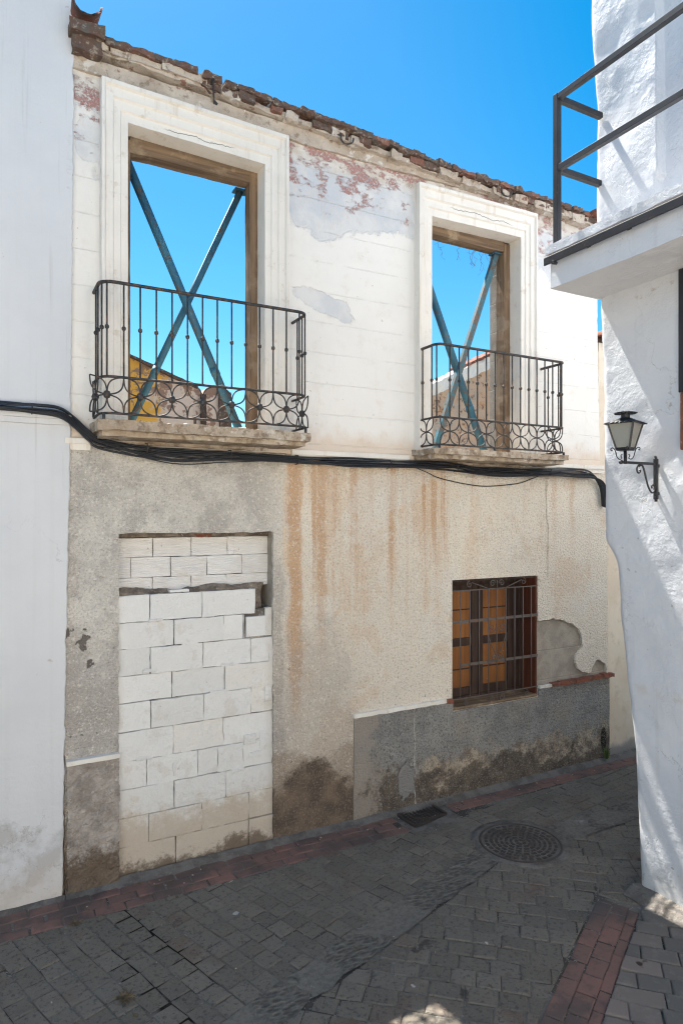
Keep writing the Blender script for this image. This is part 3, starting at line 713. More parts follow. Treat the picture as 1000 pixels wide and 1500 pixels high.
def barrel(x, y0, y1, z, r, up, cut=None):
    m = MB(); vs = []; fs = []; n = 12; K = 8
    for j in range(K+1):
        y = y0+(y1-y0)*j/K
        for o in (0, .013):
            for k in range(n+1):
                t = PI*k/n; rr = (r-.02*j/K)-o
                jag = (mn.noise(Vector((k*.9, o*40, 3.3)))*.03 if j == 0 else 0)
                vs.append((x+rr*math.cos(t), y+jag, z+(1 if up else -1)*rr*math.sin(t)*.9))
    w = n+1
    for j in range(K):
        for o in (0, 1):
            for k in range(n):
                a = (j*2+o)*w+k; b = ((j+1)*2+o)*w+k; fs.append((a, a+1, b+1, b))
        for k in (0, n):
            fs.append((j*2*w+k, (j*2+1)*w+k, ((j+1)*2+1)*w+k, (j+1)*2*w+k))
    for j in (0, K):
        for k in range(n): fs.append((j*2*w+k, j*2*w+k+1, (j*2+1)*w+k+1, (j*2+1)*w+k))
    return m.add(vs, fs, True)
tb = MB(); tb.rough(.52, .735, -.13, .25, 5.655, 5.735, .03, .012, 12, 3); tb.rough(.54, .72, -.09, .25, 5.56, 5.652, .03, .014, 12, 4)
tb.build('brick_stub', M['brick'], house)
barrel(.622, -.16, .24, 5.835, .095, False).build('roof_tile', M['oldtile'], house)
t2 = MB(); t2.rough(5.32, 5.545, -.20, .15, 5.47, 5.50, .03, .008, 12, 5, lambda p: Vector((p.x, p.y, p.z - .03*(p.y+.2)/.35 + .03)))
t2.build('roof_tile', M['terracotta'], house)
t3 = MB(); t3.rough(5.40, 5.52, -.10, .15, 5.40, 5.46, .03, .010, 12, 6); t3.build('brick_stub', M['brick'], house)
for hx, hz, kind in ((1.47, 5.60, 0), (2.52, 5.535, 1), (4.19, 5.505, 1)):
    m = MB()
    if kind == 0:
        m.tube([(hx,-.06,hz),(hx,-.13,hz+.02),(hx,-.135,hz-.10),(hx+.005,-.13,hz-.155)], .0075, 6); m.tube([(hx+.005,-.13,hz-.14),(hx+.03,-.125,hz-.15)], .010, 6)
    else:
        m.tube(spline([(hx,-.05,hz+.02),(hx,-.09,hz+.01),(hx+.005,-.10,hz-.05),(hx+.03,-.11,hz-.075),(hx+.07,-.115,hz-.07),(hx+.10,-.115,hz-.045),(hx+.105,-.115,hz-.015)], 4), .0065, 6)
    m.build('iron_hook', M['iron'], house)

# moulded window surrounds and the timber frames inside them
PROF = [(0,.135),(0,-.028),(.045,-.028),(.052,-.042),(.095,-.042),(.104,-.058),(.15,-.058),(.158,-.078),(.178,-.078),(.180,.008)]
def surround(W):
    m = MB(); vs = []; fs = []; k = W['out']/.178; x0, x1 = W['x0'], W['x1']
    nz = 14
    for (o, y) in PROF:
        o1 = o*k; ot = o*1.34
        path = [(x0-o1, W['zb'] + (W['zt'](x0)+ot-W['zb'])*i/nz) for i in range(nz+1)]
        path += [(x0-o1 + (x1-x0+2*o1)*i/nz, W['zt'](x0)+ot + (W['zt'](x1)-W['zt'](x0))*i/nz) for i in range(1, nz+1)]
        path += [(x1+o1, W['zt'](x1)+ot + (W['zb']-W['zt'](x1)-ot)*i/nz) for i in range(1, nz+1)]
        for (a, b) in path:
            q = mn.noise_vector(Vector((a*7, y*20, b*7)))*.0022
            vs.append((a+q.x, y+q.y, b+q.z))
    n = 3*nz+1
    for i in range(len(PROF)-1):
        for j in range(n-1): fs.append((i*n+j, (i+1)*n+j, (i+1)*n+j+1, i*n+j+1))
    return m.add(vs, fs).build('window_surround', M['trimwhite'], house)
surround(W1); surround(W2)
def timber(xa, xb, xc, xd, zb, zt, wt):
    m = MB(); m.rough(xa, xb, .125, .235, zb, zt, .09, .004, 5, xa); m.rough(xc, xd, .125, .235, zb, zt, .09, .006, 5, xc)
    f = m.build('window_frame', M['wood'], house)
    l = MB(); l.rough(xb, xc, .128, .238, zt-wt, zt+.03, .09, .005, 5, xa+3); l.build('lintel', M['lintel'], f)
timber(.895, .945, 1.845, 1.92, 3.08, 5.17, .085)
timber(3.45, 3.50, 4.419, 4.50, 3.03, 5.115, .075)
# masonry soffits behind the lintels
# door infill of blocks
C = [-.02,.217,.418,.615,.807,1.012,1.209,1.396,1.583,1.766,1.955]
J = [[1.239,1.791],[1.05,1.428,1.791],[1.229,1.609],[1.035,1.402,1.55,1.748],[1.223,1.592],[1.065,1.443,1.809],[1.213,1.604],[1.06,1.439,1.809],[1.227,1.598,1.748],[1.06,1.433,1.52]]
b = MB()
for r in range(10):
    ends = [DOOR[0]-.01] + J[r] + [DOOR[1]+.005]
    if r == 9: ends[-1] = 1.846
    if r == 8: ends[-1] = 1.752; 
    for x0, x1 in zip(ends, ends[1:]):
        g1 = random.choice((.0008,.001,.0018,.003,.004)); yy = .018 + U(-.007, .006)
        b.rough(x0+g1, x1-g1, yy, .24, C[r]+random.choice((.001,.002,.004)), C[r+1]-random.choice((.0008,.002,.003)), .035, .0045, 13, x0+r)
b.rough(1.770, 1.925, .010, .2, 1.595, 1.745, .05, .003, 10, 2.2)
b.rough(1.930, 1.985, .03, .2, 1.585, 1.80, .04, .008, 10, 5.2)
b.build('block_infill', M['blocks'], house, bevel=.003)
b = MB(); Z = [1.97, 2.066, 2.21, 2.352]
JJ = [[1.098,1.38,1.649],[.949,1.229,1.50,1.773],[1.101,1.38,1.658,1.707]]
for r in range(3):
    ends = [DOOR[0]-.01] + JJ[r] + [DOOR[1]+.005]
    for x0, x1 in zip(ends, ends[1:]):
        g1 = U(.0006, .003); b.rough(x0+g1, x1-g1, .118+U(-.004,.004), .26, Z[r]+U(.001,.005), Z[r+1]-U(.0005,.002), .05, .004, 12, x0+r)
b.build('ribbed_brick_infill', M['ribbed'], house, bevel=.002)
b = MB(); b.rough(.845, 1.80, .045, .2, 1.93, 1.985, .03, .016, 11, 3, lambda p: Vector((p.x, p.y + .05*max(0, (p.z-1.96))/.03, p.z + .012*math.sin(p.x*9))))
b.rough(.845, 1.985, .10, .2, 2.355, 2.385, .03, .010, 14, 4); b.rough(1.75, 1.93, .10, .22, 1.74, 1.99, .03, .02, 11, 7);
b.build('mortar', M['mortar'], house)
b = MB(); b.rough(.84, 1.99, .036, .22, -.05, 1.80, .08, .004, 7, 1); b.build('joint_filling', M['joint'], house)
for mx_, mz_, sx_, sz_ in ((1.93,.80,.05,.07),(1.80,.82,.05,.035),(1.86,.70,.07,.02),(1.06,1.42,.05,.012),(1.34,1.585,.06,.010),(1.62,1.40,.05,.011),(1.23,.70,.012,.05),(1.55,1.21,.06,.010),(1.95,1.15,.03,.06),(1.02,.81,.06,.012),(1.43,.32,.012,.05),(1.70,.61,.05,.012),(1.10,1.77,.05,.010),(1.97,1.45,.02,.07)):
    b = MB(); b.rough(mx_-sx_, mx_+sx_, .008, .03, mz_-sz_, mz_+sz_, .012, .008, 23, mx_*7, lambda p: Vector((p.x, max(p.y, .0085 + 9*((p.x-mx_)**2*.1+(p.z-mz_)**2*.1)), p.z))); b.build('mortar_smear', M['blocks'], house, bevel=.003)
b = MB(); b.rough(1.40, 1.53, .098, .2, 2.352, 2.376, .02, .006, 20, 3); b.build('brick_fragment', M['terracotta'], house)
b = MB(); b.rough(1.20, 1.34, .03, .12, 1.958, 1.975, .03, .004, 14, 6); b.build('block_chip', M['blocks'], house)
b = MB(); b.rough(DOOR[0]-.02, DOOR[1]+.02, .262, .40, -.05, 2.42, .3, .004, 5, 1); b.build('wall', M['core'], house)

# barred window in the plinth
x0, x1, z0, z1 = WIN
fr = MB()
fr.box(x0, x0+.06, .20, .27, z0, z1); fr.box(x1-.05, x1, .20, .27, z0, z1); fr.box(x0+.06, x1-.05, .20, .27, z1-.075, z1); fr.box(x0+.06, x1-.05, .20, .27, z0, z0+.05)
win = fr.build('casement_window', M['darkwood'], house, bevel=.004)
for a, c in ((3.76, 4.175), (4.182, 4.685)):
    m = MB(); s1 = .055 if a > 4 else .05; s2 = .135 if a > 4 else .075
    m.box(a, a+s1, .213, .25, .82, 1.86); m.box(c-s2, c, .213, .25, .82, 1.86)
    for zz, hh in ((1.80,.06),(1.285,.075),(.82,.075)): m.box(a+s1, c-s2, .217, .25, zz, zz+hh)
    m.build('window_leaf', M['darkwood'], win, bevel=.004)
    m = MB(); m.box(a+s1-.004, c-s2+.004, .238, .246, .85, 1.83); m.build('wooden_panel', M['orange'], win)
    for zz in (1.62, 1.06):
        m = MB(); m.box(a+s1, c-s2, .232, .2375, zz, zz+.012); m.build('glazing_bar', M['darkwood'], win)
m = MB(); m.box(x1-.022, x1-.003, .012, .199, z0+.012, z1-.01); m.build('window_reveal', M['redwood'], win, bevel=.002)
m = MB(); m.box(x0, x1-.024, .012, .199, z1-.02, z1-.002); m.build('window_head', M['darkwood'], win)
m = MB(); m.box(x0+.002, x1-.023, -.010, .199, z0+.004, z0+.028); m.build('window_sill', M['lintel'], win, bevel=.004)
m = MB(); m.box(x0-.1, x1+.1, .30, .41, z0-.1, z1+.1); m.build('wall', M['core'], house)
gy = .0
gm = MB()
for zz, t in ((1.835,.010),(1.556,.026),(1.165,.026),(.866,.010)):
    xa = x0+.004 if zz != 1.165 else 3.80
    gm.bar((xa, gy+.006, zz), (x1-.004, gy+.006, zz), .008, t)
gm.bar((3.98, gy+.006, 1.165-.006), (3.80, gy+.004, 1.160), .006, .010)
grille = gm.build('window_grille', M['grille'], house)
bm_ = MB(); bm_.tube([(0,0,.868),(0,0,1.833)], .0055, 6)
gx = [3.789, 3.899, 4.005, 4.115, 4.216, 4.325, 4.435, 4.539, 4.644]
b0 = bm_.build('bar', M['grille'], grille, loc=(gx[0], gy-.002, 0))
for q in gx[1:]: copy_part(b0, grille, (q, gy-.002, 0))
cx = 4.216
def scroll(*parts):
    q = MB()
    for p_ in parts: q.tube(p_, .0044, 5)
    q.build('scroll', M['grille'], grille)
for s in (-1, 1):
    a0 = 0 if s > 0 else PI
    scroll(spiral((cx+s*.055, gy-.006, 1.885), .034, 1.4, a0+PI, -s))
    scroll([(cx+s*.10, gy-.006, 1.838),(cx+s*.30, gy-.006, 1.905)], spiral((cx+s*.325, gy-.006, 1.888), .032, 1.3, PI/2, -s))
    scroll(spiral((cx+s*.062, gy-.006, 1.475), .045, 1.5, PI+a0, s), [(cx+s*.115, gy-.006, 1.42),(cx+s*.06, gy-.006, 1.30),(cx+s*.004, gy-.006, 1.20)])
    scroll(spiral((cx+s*.036, gy-.006, 1.20), .03, 1.3, PI/2, -s))
    scroll(spiral((cx+s*.055, gy-.006, .825), .034, 1.4, PI/2, -s))
    scroll(spiral((cx+s*.36, gy-.006, .825), .03, 1.2, PI/2, -s))
for za, zb_ in ((1.838, 1.915), (.866, .79)): scroll([(cx, gy-.006, za),(cx, gy-.006, zb_)])

# balconies
def balcony(x0, x1, sx0, sx1, p, zs0, zs1, zr, zm, zb, pitch, disc, r0, first, n_ros, seed):
    m = MB()
    m.rough(sx0, sx1, -p-.022, .02, zs0+.035, zs1, .032, .009, 8, seed); m.rough(sx0+.03, sx1-.03, -p+.012, .02, zs0, zs0+.037, .04, .006, 8, seed+2)
    bal = m.build('balcony', M['slab'], house)
    def path(z, bow=0.):
        pts = [(x0-bow, .02, z)]
        for k in range(7):
            t = PI + PI/2*k/6; pts.append((x0+r0+(r0+bow)*math.cos(t), -p+r0+(r0+bow)*math.sin(t), z))
        for k in range(7):
            t = -PI/2 + PI/2*k/6; pts.append((x1-r0+(r0+bow)*math.cos(t), -p+r0+(r0+bow)*math.sin(t), z))
        return pts + [(x1+bow, .02, z)]
    MB().tube(path(zr), .0125, 6).build('handrail', M['iron'], bal)
    MB().tube(path(zm), .0095, 6).build('rail', M['iron'], bal)
    MB().tube(path(zb), .0085, 6).build('rail', M['iron'], bal)
    L = zr-zm; kz = L*.52
    q = MB(); q.tube([(0,0,0),(0,0,L)], .0062, 6); q.lathe([(.003,kz-.016),(.012,kz-.010),(.0145,kz),(.012,kz+.010),(.003,kz+.016)], (0,0,0), 8)
    b0 = None
    n = round((x1-r0*.3-first)/(pitch/2))
    pos = [(first + pitch/2*k, -p) for k in range(n+1) if first+pitch/2*k < x1-r0*.6]
    pos += [(x0, -p+r0+.02), (x0+.012, -p+.03), (x0, -.09), (x1, -p+r0+.02), (x1-.012, -p+.03), (x1, -.09)]
    for (bx, by) in pos:
        if b0 is None: b0 = q.build('baluster', M['iron'], bal, loc=(bx, by, zm))
        else: copy_part(b0, bal, (bx, by, zm))
    # rosettes between the two lower rails
    hz = (zm-zb)/2; hx = pitch/2; m = MB()
    for sx in (-1, 1):
        for sz in (-1, 1):
            d = Vector((sx*hx, 0, sz*hz)); per = Vector((-d.z, 0, d.x))
            for e in (-1, 1):
                m.tube([d*(k/10) + per*(e*.26*math.sin(PI*k/10)) for k in range(11)], .0052, 6)
    if disc: m.lathe([(.006,-.026),(.018,-.020),(.025,0),(.018,.020),(.006,.026)], (0,0,0), 10)
    r1 = None
    for k in range(n_ros):
        c = (first + pitch*k, -p, zb+hz)
        if r1 is None: r1 = m.build('rosette', M['iron'], bal, loc=c)
        else: copy_part(r1, bal, c)
    copy_part(r1, bal, (x0-.012, -p/2-.01, zb+hz), PI/2); copy_part(r1, bal, (x1+.012, -p/2-.01, zb+hz), PI/2)
    for fx in (x0+.02, (x0+x1)/2-.12, x1-.02): MB().tube([(fx, -p, zb),(fx, -p, zs1-.01)], .011, 6).build('foot', M['iron'], bal)
    return bal
balcony(.683, 2.145, .664, 2.156, .28, 3.022, 3.122, 4.008, 3.40, 3.165, .208, True, .085, .722, 7, 1)
balcony(3.315, 4.775, 3.262, 4.80, .30, 2.984, 3.068, 3.928, 3.325, 3.098, .196, False, .06, 3.44, 7, 5)
# thresholds of the two windows
for a, b, z0_, z1_ in ((.86,1.93,3.0,3.112),(3.42,4.52,2.96,3.058)): th = MB(); th.rough(a, b, -.02, .42, z0_, z1_, .06, .008, 8, a); th.build('threshold', M['slab'], house)
# return wall still standing at the right end
rw = MB(); rw.rough(5.30, 5.50, .422, 1.25, -.05, 5.50, .12, .02, 3, 2, lambda p: Vector((p.x, p.y, p.z - (max(0, p.y-.8)*.5 if p.z > 5 else 0)))); rw.build('wall', M['innerwall'], house)

# ------------------------------------------------------------------ rubble lying on the sills
def stone(m, c, r, sd):
    bm = bmesh.new(); bmesh.ops.create_icosphere(bm, subdivisions=2, radius=1)
    for v in bm.verts: v.co = v.co*(1+.35*mn.noise(v.co*1.3+Vector((sd,0,0)))); 
    sc = (r*U(.8,1.5), r*U(.7,1.1), r*U(.5,.8)); a = U(0, PI)
    bm.verts.index_update()
    m.add([(c[0]+v.co.x*sc[0]*math.cos(a)-v.co.y*sc[1]*math.sin(a), c[1]+v.co.x*sc[0]*math.sin(a)+v.co.y*sc[1]*math.cos(a), c[2]+v.co.z*sc[2]) for v in bm.verts], [[v.index for v in f.verts] for f in bm.faces]); bm.free()
m = MB()
for k in range(46):
    s = U(.006, .022); stone(m, (U(.95,1.85), U(-.24,.1), 3.12+s*.3), s, k)
for k in range(26):
    s = U(.006, .02); stone(m, (U(3.5,4.45), U(-.25,.1), 3.065+s*.3), s, k+70)
rb = m.build('rubble', M['slab']); tag(rb, 'crumbs of broken plaster on the balcony slabs', 'rubble', kind='stuff')
for cx, r, mt, lab in ((1.30, .042, 'trimwhite', 'white lump of broken plaster on the left balcony floor'), (1.72, .05, 'cornice', 'brown lump of rubble at the foot of the long blue prop'), (1.86, .035, 'terracotta', 'reddish lump of brick by the right jamb of the left window')):
    m = MB(); stone(m, (cx, -.02, 3.118+r*.45), r, cx*7); o = m.build('rubble_stone', M[mt], origin=(cx, -.02, 3.118)); tag(o, lab, 'stone', 'loose stones on the left balcony')

# ------------------------------------------------------------------ steel props in the empty windows
def prop(p, q, r, name, label, sec='tube', mt='prop', head=None):
    p = Vector(p); q = Vector(q); t = thing(name, label, 'steel prop', tuple(q), 'steel props across the empty windows')
    m = MB()
    if sec == 'tube': m.tube([p, q], r, 14)
    else: m.bar(p, q, r*2, r*1.5, (0,1,0))
    m.build('shaft', M[mt], t)
    d = (p-q).normalized()
    s = MB(); c = q + (p-q)*.24
    if sec == 'tube': s.tube([c-d*.03, c+d*.03], r*1.10, 14)
    else: s.bar(c-d*.02, c+d*.02, r*2.12, r*1.62, (0,1,0))
    s.build('collar', M[mt], t)
    for e, dd in ((p, d), (q, -d)):
        k = MB(); hz = .0 if e is not p else 0
        k.bar(e+Vector((-.055,0,0)), e+Vector((.055,0,0)), .09, .012, (0,0,1)); k.build('end_plate', M['prop'], t)
prop((.915,.20,5.10), (1.79,.17,3.13), .031, 'shoring_prop', 'blue and rusty steel prop in front, leaning left in the left window')
prop((1.838,.33,5.10), (.955,.33,3.12), .027, 'shoring_prop', 'blue steel prop behind, leaning right in the left window')
prop((3.52,.34,5.04), (4.385,.34,3.08), .036, 'shoring_prop', 'thick blue steel prop behind, leaning left in the right window')
prop((4.383,.20,5.03), (3.64,.20,3.08), .027, 'shoring_prop', 'square steel prop with worn pale edge, leaning right in the right window', 'square', 'prop2')

# ------------------------------------------------------------------ cables along the ledge
CP = [(-1.5,3.20),(-.6,3.19),(.119,3.19),(.314,3.186),(.46,3.175),(.56,3.12),(.64,3.045),(.74,2.995),(1.188,2.962),(1.588,2.955),(1.966,2.944),(2.3,2.938),(2.683,2.935),(3.218,2.943),(3.579,2.939),(4.122,2.927),(4.806,2.931),(5.2,2.943),(5.40,2.925),(5.52,2.87),(5.585,2.77),(5.61,2.60)]
ct = thing('cable_bundle', 'thick bundle of black cables sagging along the ledge below both balconies', 'cables', (2.2, -.05, 2.95))
for k in range(13):
    ph, am = U(0, 6), U(.005, .014); off = (k % 4 - 1.5)*.0145; oy = -.038 - (k//4)*.013; r = U(.0040, .0078)
    sag = .0 if k < 7 else U(.02, .07)
    pts = []
    for (x, z) in CP:
        yy = oy - (.30 if False else 0)
        sg = sag*math.exp(-((x-U(1.1,1.3))/.38)**2) + sag*.8*math.exp(-((x-4.35)/.35)**2) + (.030*math.exp(-((x-5.15)/.26)**2) if k >= 6 else 0)
        wob = am*math.sin(x*2.3+ph) + .006*math.sin(x*6.1+ph*2)
        lx = x - (off*1.2 if x > 5.45 else 0); lz = z - sg + (wob + off if x < 5.5 else off*.3)
        pts.append((lx, yy - (.03 if x < .5 else 0), lz))
    MB().tube(spline(pts, 6), r, 7).build('cable', M['cable'], ct)
for x in (.30, 1.02, 1.62, 2.16, 3.0, 3.7, 4.83, 5.3):
    z = interp(CP, x); m = MB()
    m.tube([(x+.034*0, -.02, z+.035),(x, -.075, z+.03),(x+.002, -.085, z),(x, -.075, z-.03),(x, -.02, z-.035)], .004, 6)
    m.build('cable_clip', M['iron'], ct)
o = MB().tube(spline([(3.25,-.05,2.925),(3.40,-.03,2.885),(3.56,-.012,2.838),(3.892,-.010,2.789),(4.131,-.010,2.782),(4.465,-.012,2.815),(4.62,-.02,2.86),(4.79,-.05,2.92)], 6), .0042, 6).build('loose_cable', M['cable'], origin=(4., -.01, 2.79))
tag(o, 'thin black cable hanging in a loop under the right balcony', 'cable')
o = MB().tube(spline([(4.837,-.03,2.925),(4.842,-.004,2.70),(4.852,-.004,2.45),(4.868,-.004,2.42),(4.862,-.004,2.1),(4.864,-.004,1.93),(4.845,-.004,1.90),(4.80,-.004,1.89),(4.72,-.004,1.90)], 6), .0055, 6).build('wall_cable', M['render'], origin=(4.85, 0, 1.9))
tag(o, 'painted cable running down the pebbledash to the barred window', 'cable')

# ================================================================== WHITE HOUSE ON THE LEFT
lh = thing('white_house', 'plain bluish white house wall with ledge, left of the ruin', 'house', (-2, 2, 0))
LE = []; z = -.1
while z < 7.6:
    LE.append((interp([(-.1,.488),(.6,.492),(1.9,.512),(3.1,.537),(5.,.553),(7.6,.565)], z) + .010*mn.noise(Vector((1, 7, z*8))) + .007*mn.noise(Vector((4, 7, z*26))), z)); z += .025
L = MB(); L.sheet([(-7.5,-.1)] + LE + [(-7.5,7.6)], [], -.026, .020)
L.box(-7.5, .46, .022, 5, -.1, 7.58)
L.build('wall', M['leftwall'], lh, bevel=.006)
m = MB(); m.rough(-7.4, .535, -.062, -.02, 3.135, 3.165, .08, .003, 5, 1); m.rough(-7.4, .532, -.046, -.02, 3.10, 3.137, .08, .003, 5, 2); m.build('string_course', M['leftwall'], lh)
m = MB(); m.rough(-7.6, .56, -.3, 5.2, 7.6, 7.72, .3, .01, 3, 1); m.build('roof', M['terracotta'], lh)

# ================================================================== NEIGHBOUR BEYOND THE RUIN
nb = thing('garden_wall', 'cream painted wall with clay tile coping past the right end of the ruin', 'wall', (7.5, .2, 0))
n = MB(); n.sheet(rag([(5.60,-.1),(10.5,-.1),(10.5,4.30),(5.62,4.30)], .06, .01, 9), [], .035, .32)
n.build('wall', M['creamwall'], nb, bevel=.004)
m = MB()
for k in range(16):
    xx = 5.63 + k*.3; m.rough(xx, xx+.295, -.03, .36, 4.302, 4.345, .06, .008, 9, k)
m.build('coping', M['brick'], nb)
m = MB()
for k in range(20):
    q = barrel(5.70+.235*k, -.05, .38, 4.35, .10, True); m.add(q.v, q.f, True)
m.build('roof_tiles', M['terracotta'], nb)

# ================================================================== WALLS SEEN THROUGH THE EMPTY WINDOWS
rear = thing('rear_wall', 'crumbling back wall with ochre, brown and cream paint seen through left window', 'wall', (2, 3.6, 0))
m = MB()
ro = rag([(.2,-.1),(2.86,-.1),(2.86,4.12),(2.72,4.17),(2.56,4.14),(2.50,4.05),(2.43,4.12),(2.2,4.19),(1.594,4.42),(1.0,4.62),(.2,4.8)], .06, .03, 12)
m.sheet(ro, [], 3.5, 3.85); m.build('wall', M['ochre'], rear)
m = MB(); m.rough(2.70, 2.86, 3.46, 3.5, 2.5, 4.1, .06, .015, 8, 2); m.build('brick_jamb', M['brick'], rear)
m = MB(); zr_ = lambda x: interp([(.2,4.8),(1.0,4.62),(1.594,4.42),(2.2,4.19),(2.43,4.12)], x)
m.rough(.3, 2.42, 3.44, 3.88, 0, .035, .05, .014, 9, 2, lambda p: Vector((p.x, p.y, p.z + zr_(p.x) - .01)))
m.build('coping', M['brick'], rear)
m = MB(); m.rough(2.46, 2.52, 3.44, 3.49, 2.6, 4.04, .06, .01, 8, 2); m.build('timber_post', M['darkwood'], rear)
gb = thing('gable_wall', 'old stone gable with white sloping coping seen through right window', 'wall', (8, 5.1, 0))
sl_ = lambda x: 4.776 + (x-7.211)*.48
m = MB(); m.sheet(rag([(5.0,-.1),(9.6,-.1),(9.6,sl_(9.6)),(6.2,sl_(6.2)),(5.0,sl_(6.2))], .08, .03, 14), [], 5.0, 5.4); m.build('wall', M['stonewall'], gb)
m = MB(); m.rough(6.1, 9.6, 4.93, 5.45, -.06, .17, .06, .035, 7, 3, lambda p: Vector((p.x, p.y, p.z+sl_(p.x)-.02))); m.build('coping', M['trimwhite'], gb)
m = MB(); x = 7.95
while x < 9.5:
    d = U(.16,.24); m.rough(x, x+d-.01, 4.88, 5.5, .185, .235, .05, .012, 9, x, lambda p: Vector((p.x, p.y, p.z+sl_(p.x)-.02))); x += d
m.build('roof_tiles', M['terracotta'], gb)
cz = thing('chimney', 'small grey chimney with dark bent cowl beyond the right window', 'chimney', (7.28, 5.6, 4.6))
m = MB(); m.rough(7.15, 7.42, 5.5, 5.8, 4.4, 5.16, .08, .006, 6, 2); m.build('stack', M['paint'] if 'paint' in M else M['innerwall'], cz)
m = MB(); m.tube([(7.27,5.62,5.15),(7.27,5.62,5.38),(7.40,5.62,5.43)], .045, 10); m.box(7.30, 7.50, 5.55, 5.70, 5.40, 5.47); m.build('cowl', M['black'], cz)

# ================================================================== WHITE HOUSE ON THE RIGHT (corner cut back for carts)
rh = thing('corner_house', 'whitewashed corner house with cut-back corner, balcony and wall lantern', 'house', (5.4, -3.5, 0))
YC = [(-.1,-1.775),(0,-1.768),(.46,-1.735),(.915,-1.715),(1.366,-1.661),(1.825,-1.612),(2.06,-1.604),(2.17,-1.592),(2.24,-1.562),(2.29,-1.525),(2.325,-1.497),(2.36,-1.488),(3.454,-1.468),(4.05,-1.42),(4.684,-1.41),(6.244,-1.353),(8,-1.30)]
XW = 3.88
def grid_wall():
    m = MB(); vs = []; fs = []; rows = []
    z = -.08
    zs = []
    while z < 7.6: zs.append(z); z += .028 if z < 6.4 else .2
    yco = [-8.5,-7,-6,-5,-4.2,-3.6,-3.2,-3.0,-2.85,-2.7,-2.6,-2.5,-2.42,-2.35,-2.28,-2.22]
    nf = 40; r = .05; ncol = None
    for z in zs:
        yc = interp(YC, z) + .006*mn.noise(Vector((0,0,z*6))); row = []
        for y in yco: row.append((XW, y, z, (-1,0,0)))
        for k in range(nf+1):
            y = -2.19 + (yc-r+2.19)*k/nf; row.append((XW, y, z, (-1,0,0)))
        for k in range(1, 6):
            t = PI - PI/2*k/5; row.append((XW+r+r*math.cos(t), yc-r+r*math.sin(t), z, (math.cos(t), math.sin(t), 0)))
        for k in range(1, 15): row.append((XW+r+ (4.0)*(k/14)**1.6, yc, z, (0,1,0)))
        ncol = len(row)
        for (x, y, z_, nn) in row:
            q = Vector((x, y, z_))
            smooth = (y < -1.915 and z_ > 4.36 and nn[0] < -.9)
            big = mn.noise(q*1.4)*.018 + mn.noise(q*4.1+Vector((5,1,2)))*.006
            fine = (mn.noise(q*11)*.0024 + mn.noise(q*23+Vector((9,2,1)))*.0012)*(.55+.9*max(0, mn.noise(q*2.3+Vector((3,8,1)))+.25))
            d = big + fine
            if smooth: d = -.035 + .15*fine
            if nn[0] > -.3: d *= .6
            vs.append((x+nn[0]*d, y+nn[1]*d, z_))
    for i in range(len(zs)-1):
        for j in range(ncol-1): fs.append((i*ncol+j, i*ncol+j+1, (i+1)*ncol+j+1, (i+1)*ncol+j))
    m.add(vs, fs, True)
    return m
gw = grid_wall(); gw.box(4.1, 7.8, -8.4, -1.95, -.1, 7.5); gw.build('wall', M['whitewash'], rh)
m = MB(); m.rough(3.425, 3.90, -7.6, -1.425, 4.055, 4.30, .05, .005, 5, 3); m.rough(3.40, 3.90, -7.65, -1.40, 4.285, 4.345, .04, .006, 9, 4)
rb_ = m.build('balcony', M['whitewash'], rh)
m = MB(); m.bar((3.385,-1.405,4.235),(3.385,-7.6,4.235), .012, .052)
m.tube([(3.40,-1.50,4.20),(3.36,-1.50,4.20)], .012, 8)
for yy in (-1.75, -2.05, -3.2): m.box(3.388, 3.43, yy-.015, yy+.015, 4.222, 4.248)
m.build('trim_bar', M['black'], rb_, bevel=.002)
px, py = 3.46, -1.45
m = MB(); m.box(px-.02, px+.02, py-.02, py+.02, 4.34, 5.375); post = m.build('post', M['black'], rb_, bevel=.002)
for yy in (-3.4, -5.4): m = MB(); m.box(px-.02, px+.02, yy-.02, yy+.02, 4.34, 5.345); m.build('post', M['black'], rb_, bevel=.002)
for zz in (5.352, 4.868):
    m = MB(); m.box(px-.019, px+.019, -7.6, py-.021, zz-.019, zz+.019); m.build('rail', M['black'], rb_, bevel=.002)
    m = MB(); m.box(px+.021, XW+.01, py-.019, py+.019, zz-.019, zz+.019); m.build('rail', M['black'], rb_, bevel=.002)
m = MB(); m.box(3.852, 3.90, -2.14, -2.072, 3.28, 4.052); m.box(3.852, 3.90, -3.2, -3.13, 3.28, 4.052); m.box(3.852, 3.90, -3.13, -2.13, 3.97, 4.052); 
wr = m.build('window_frame', M['black'], rh, bevel=.003)
for k in range(6): m = MB(); m.box(3.855, 3.868, -2.27-.15*k, -2.255-.15*k, 3.282, 3.968); m.build('bar', M['black'], wr)
m = MB(); m.box(3.858, 3.89, -3.2, -2.080, 2.92, 3.278); m.build('wooden_panel', M['terracotta'], wr, bevel=.004)
m = MB(); m.box(3.87, 3.90, -3.13, -2.13, 3.28, 3.97); m.build('pane', M['cable'], wr)

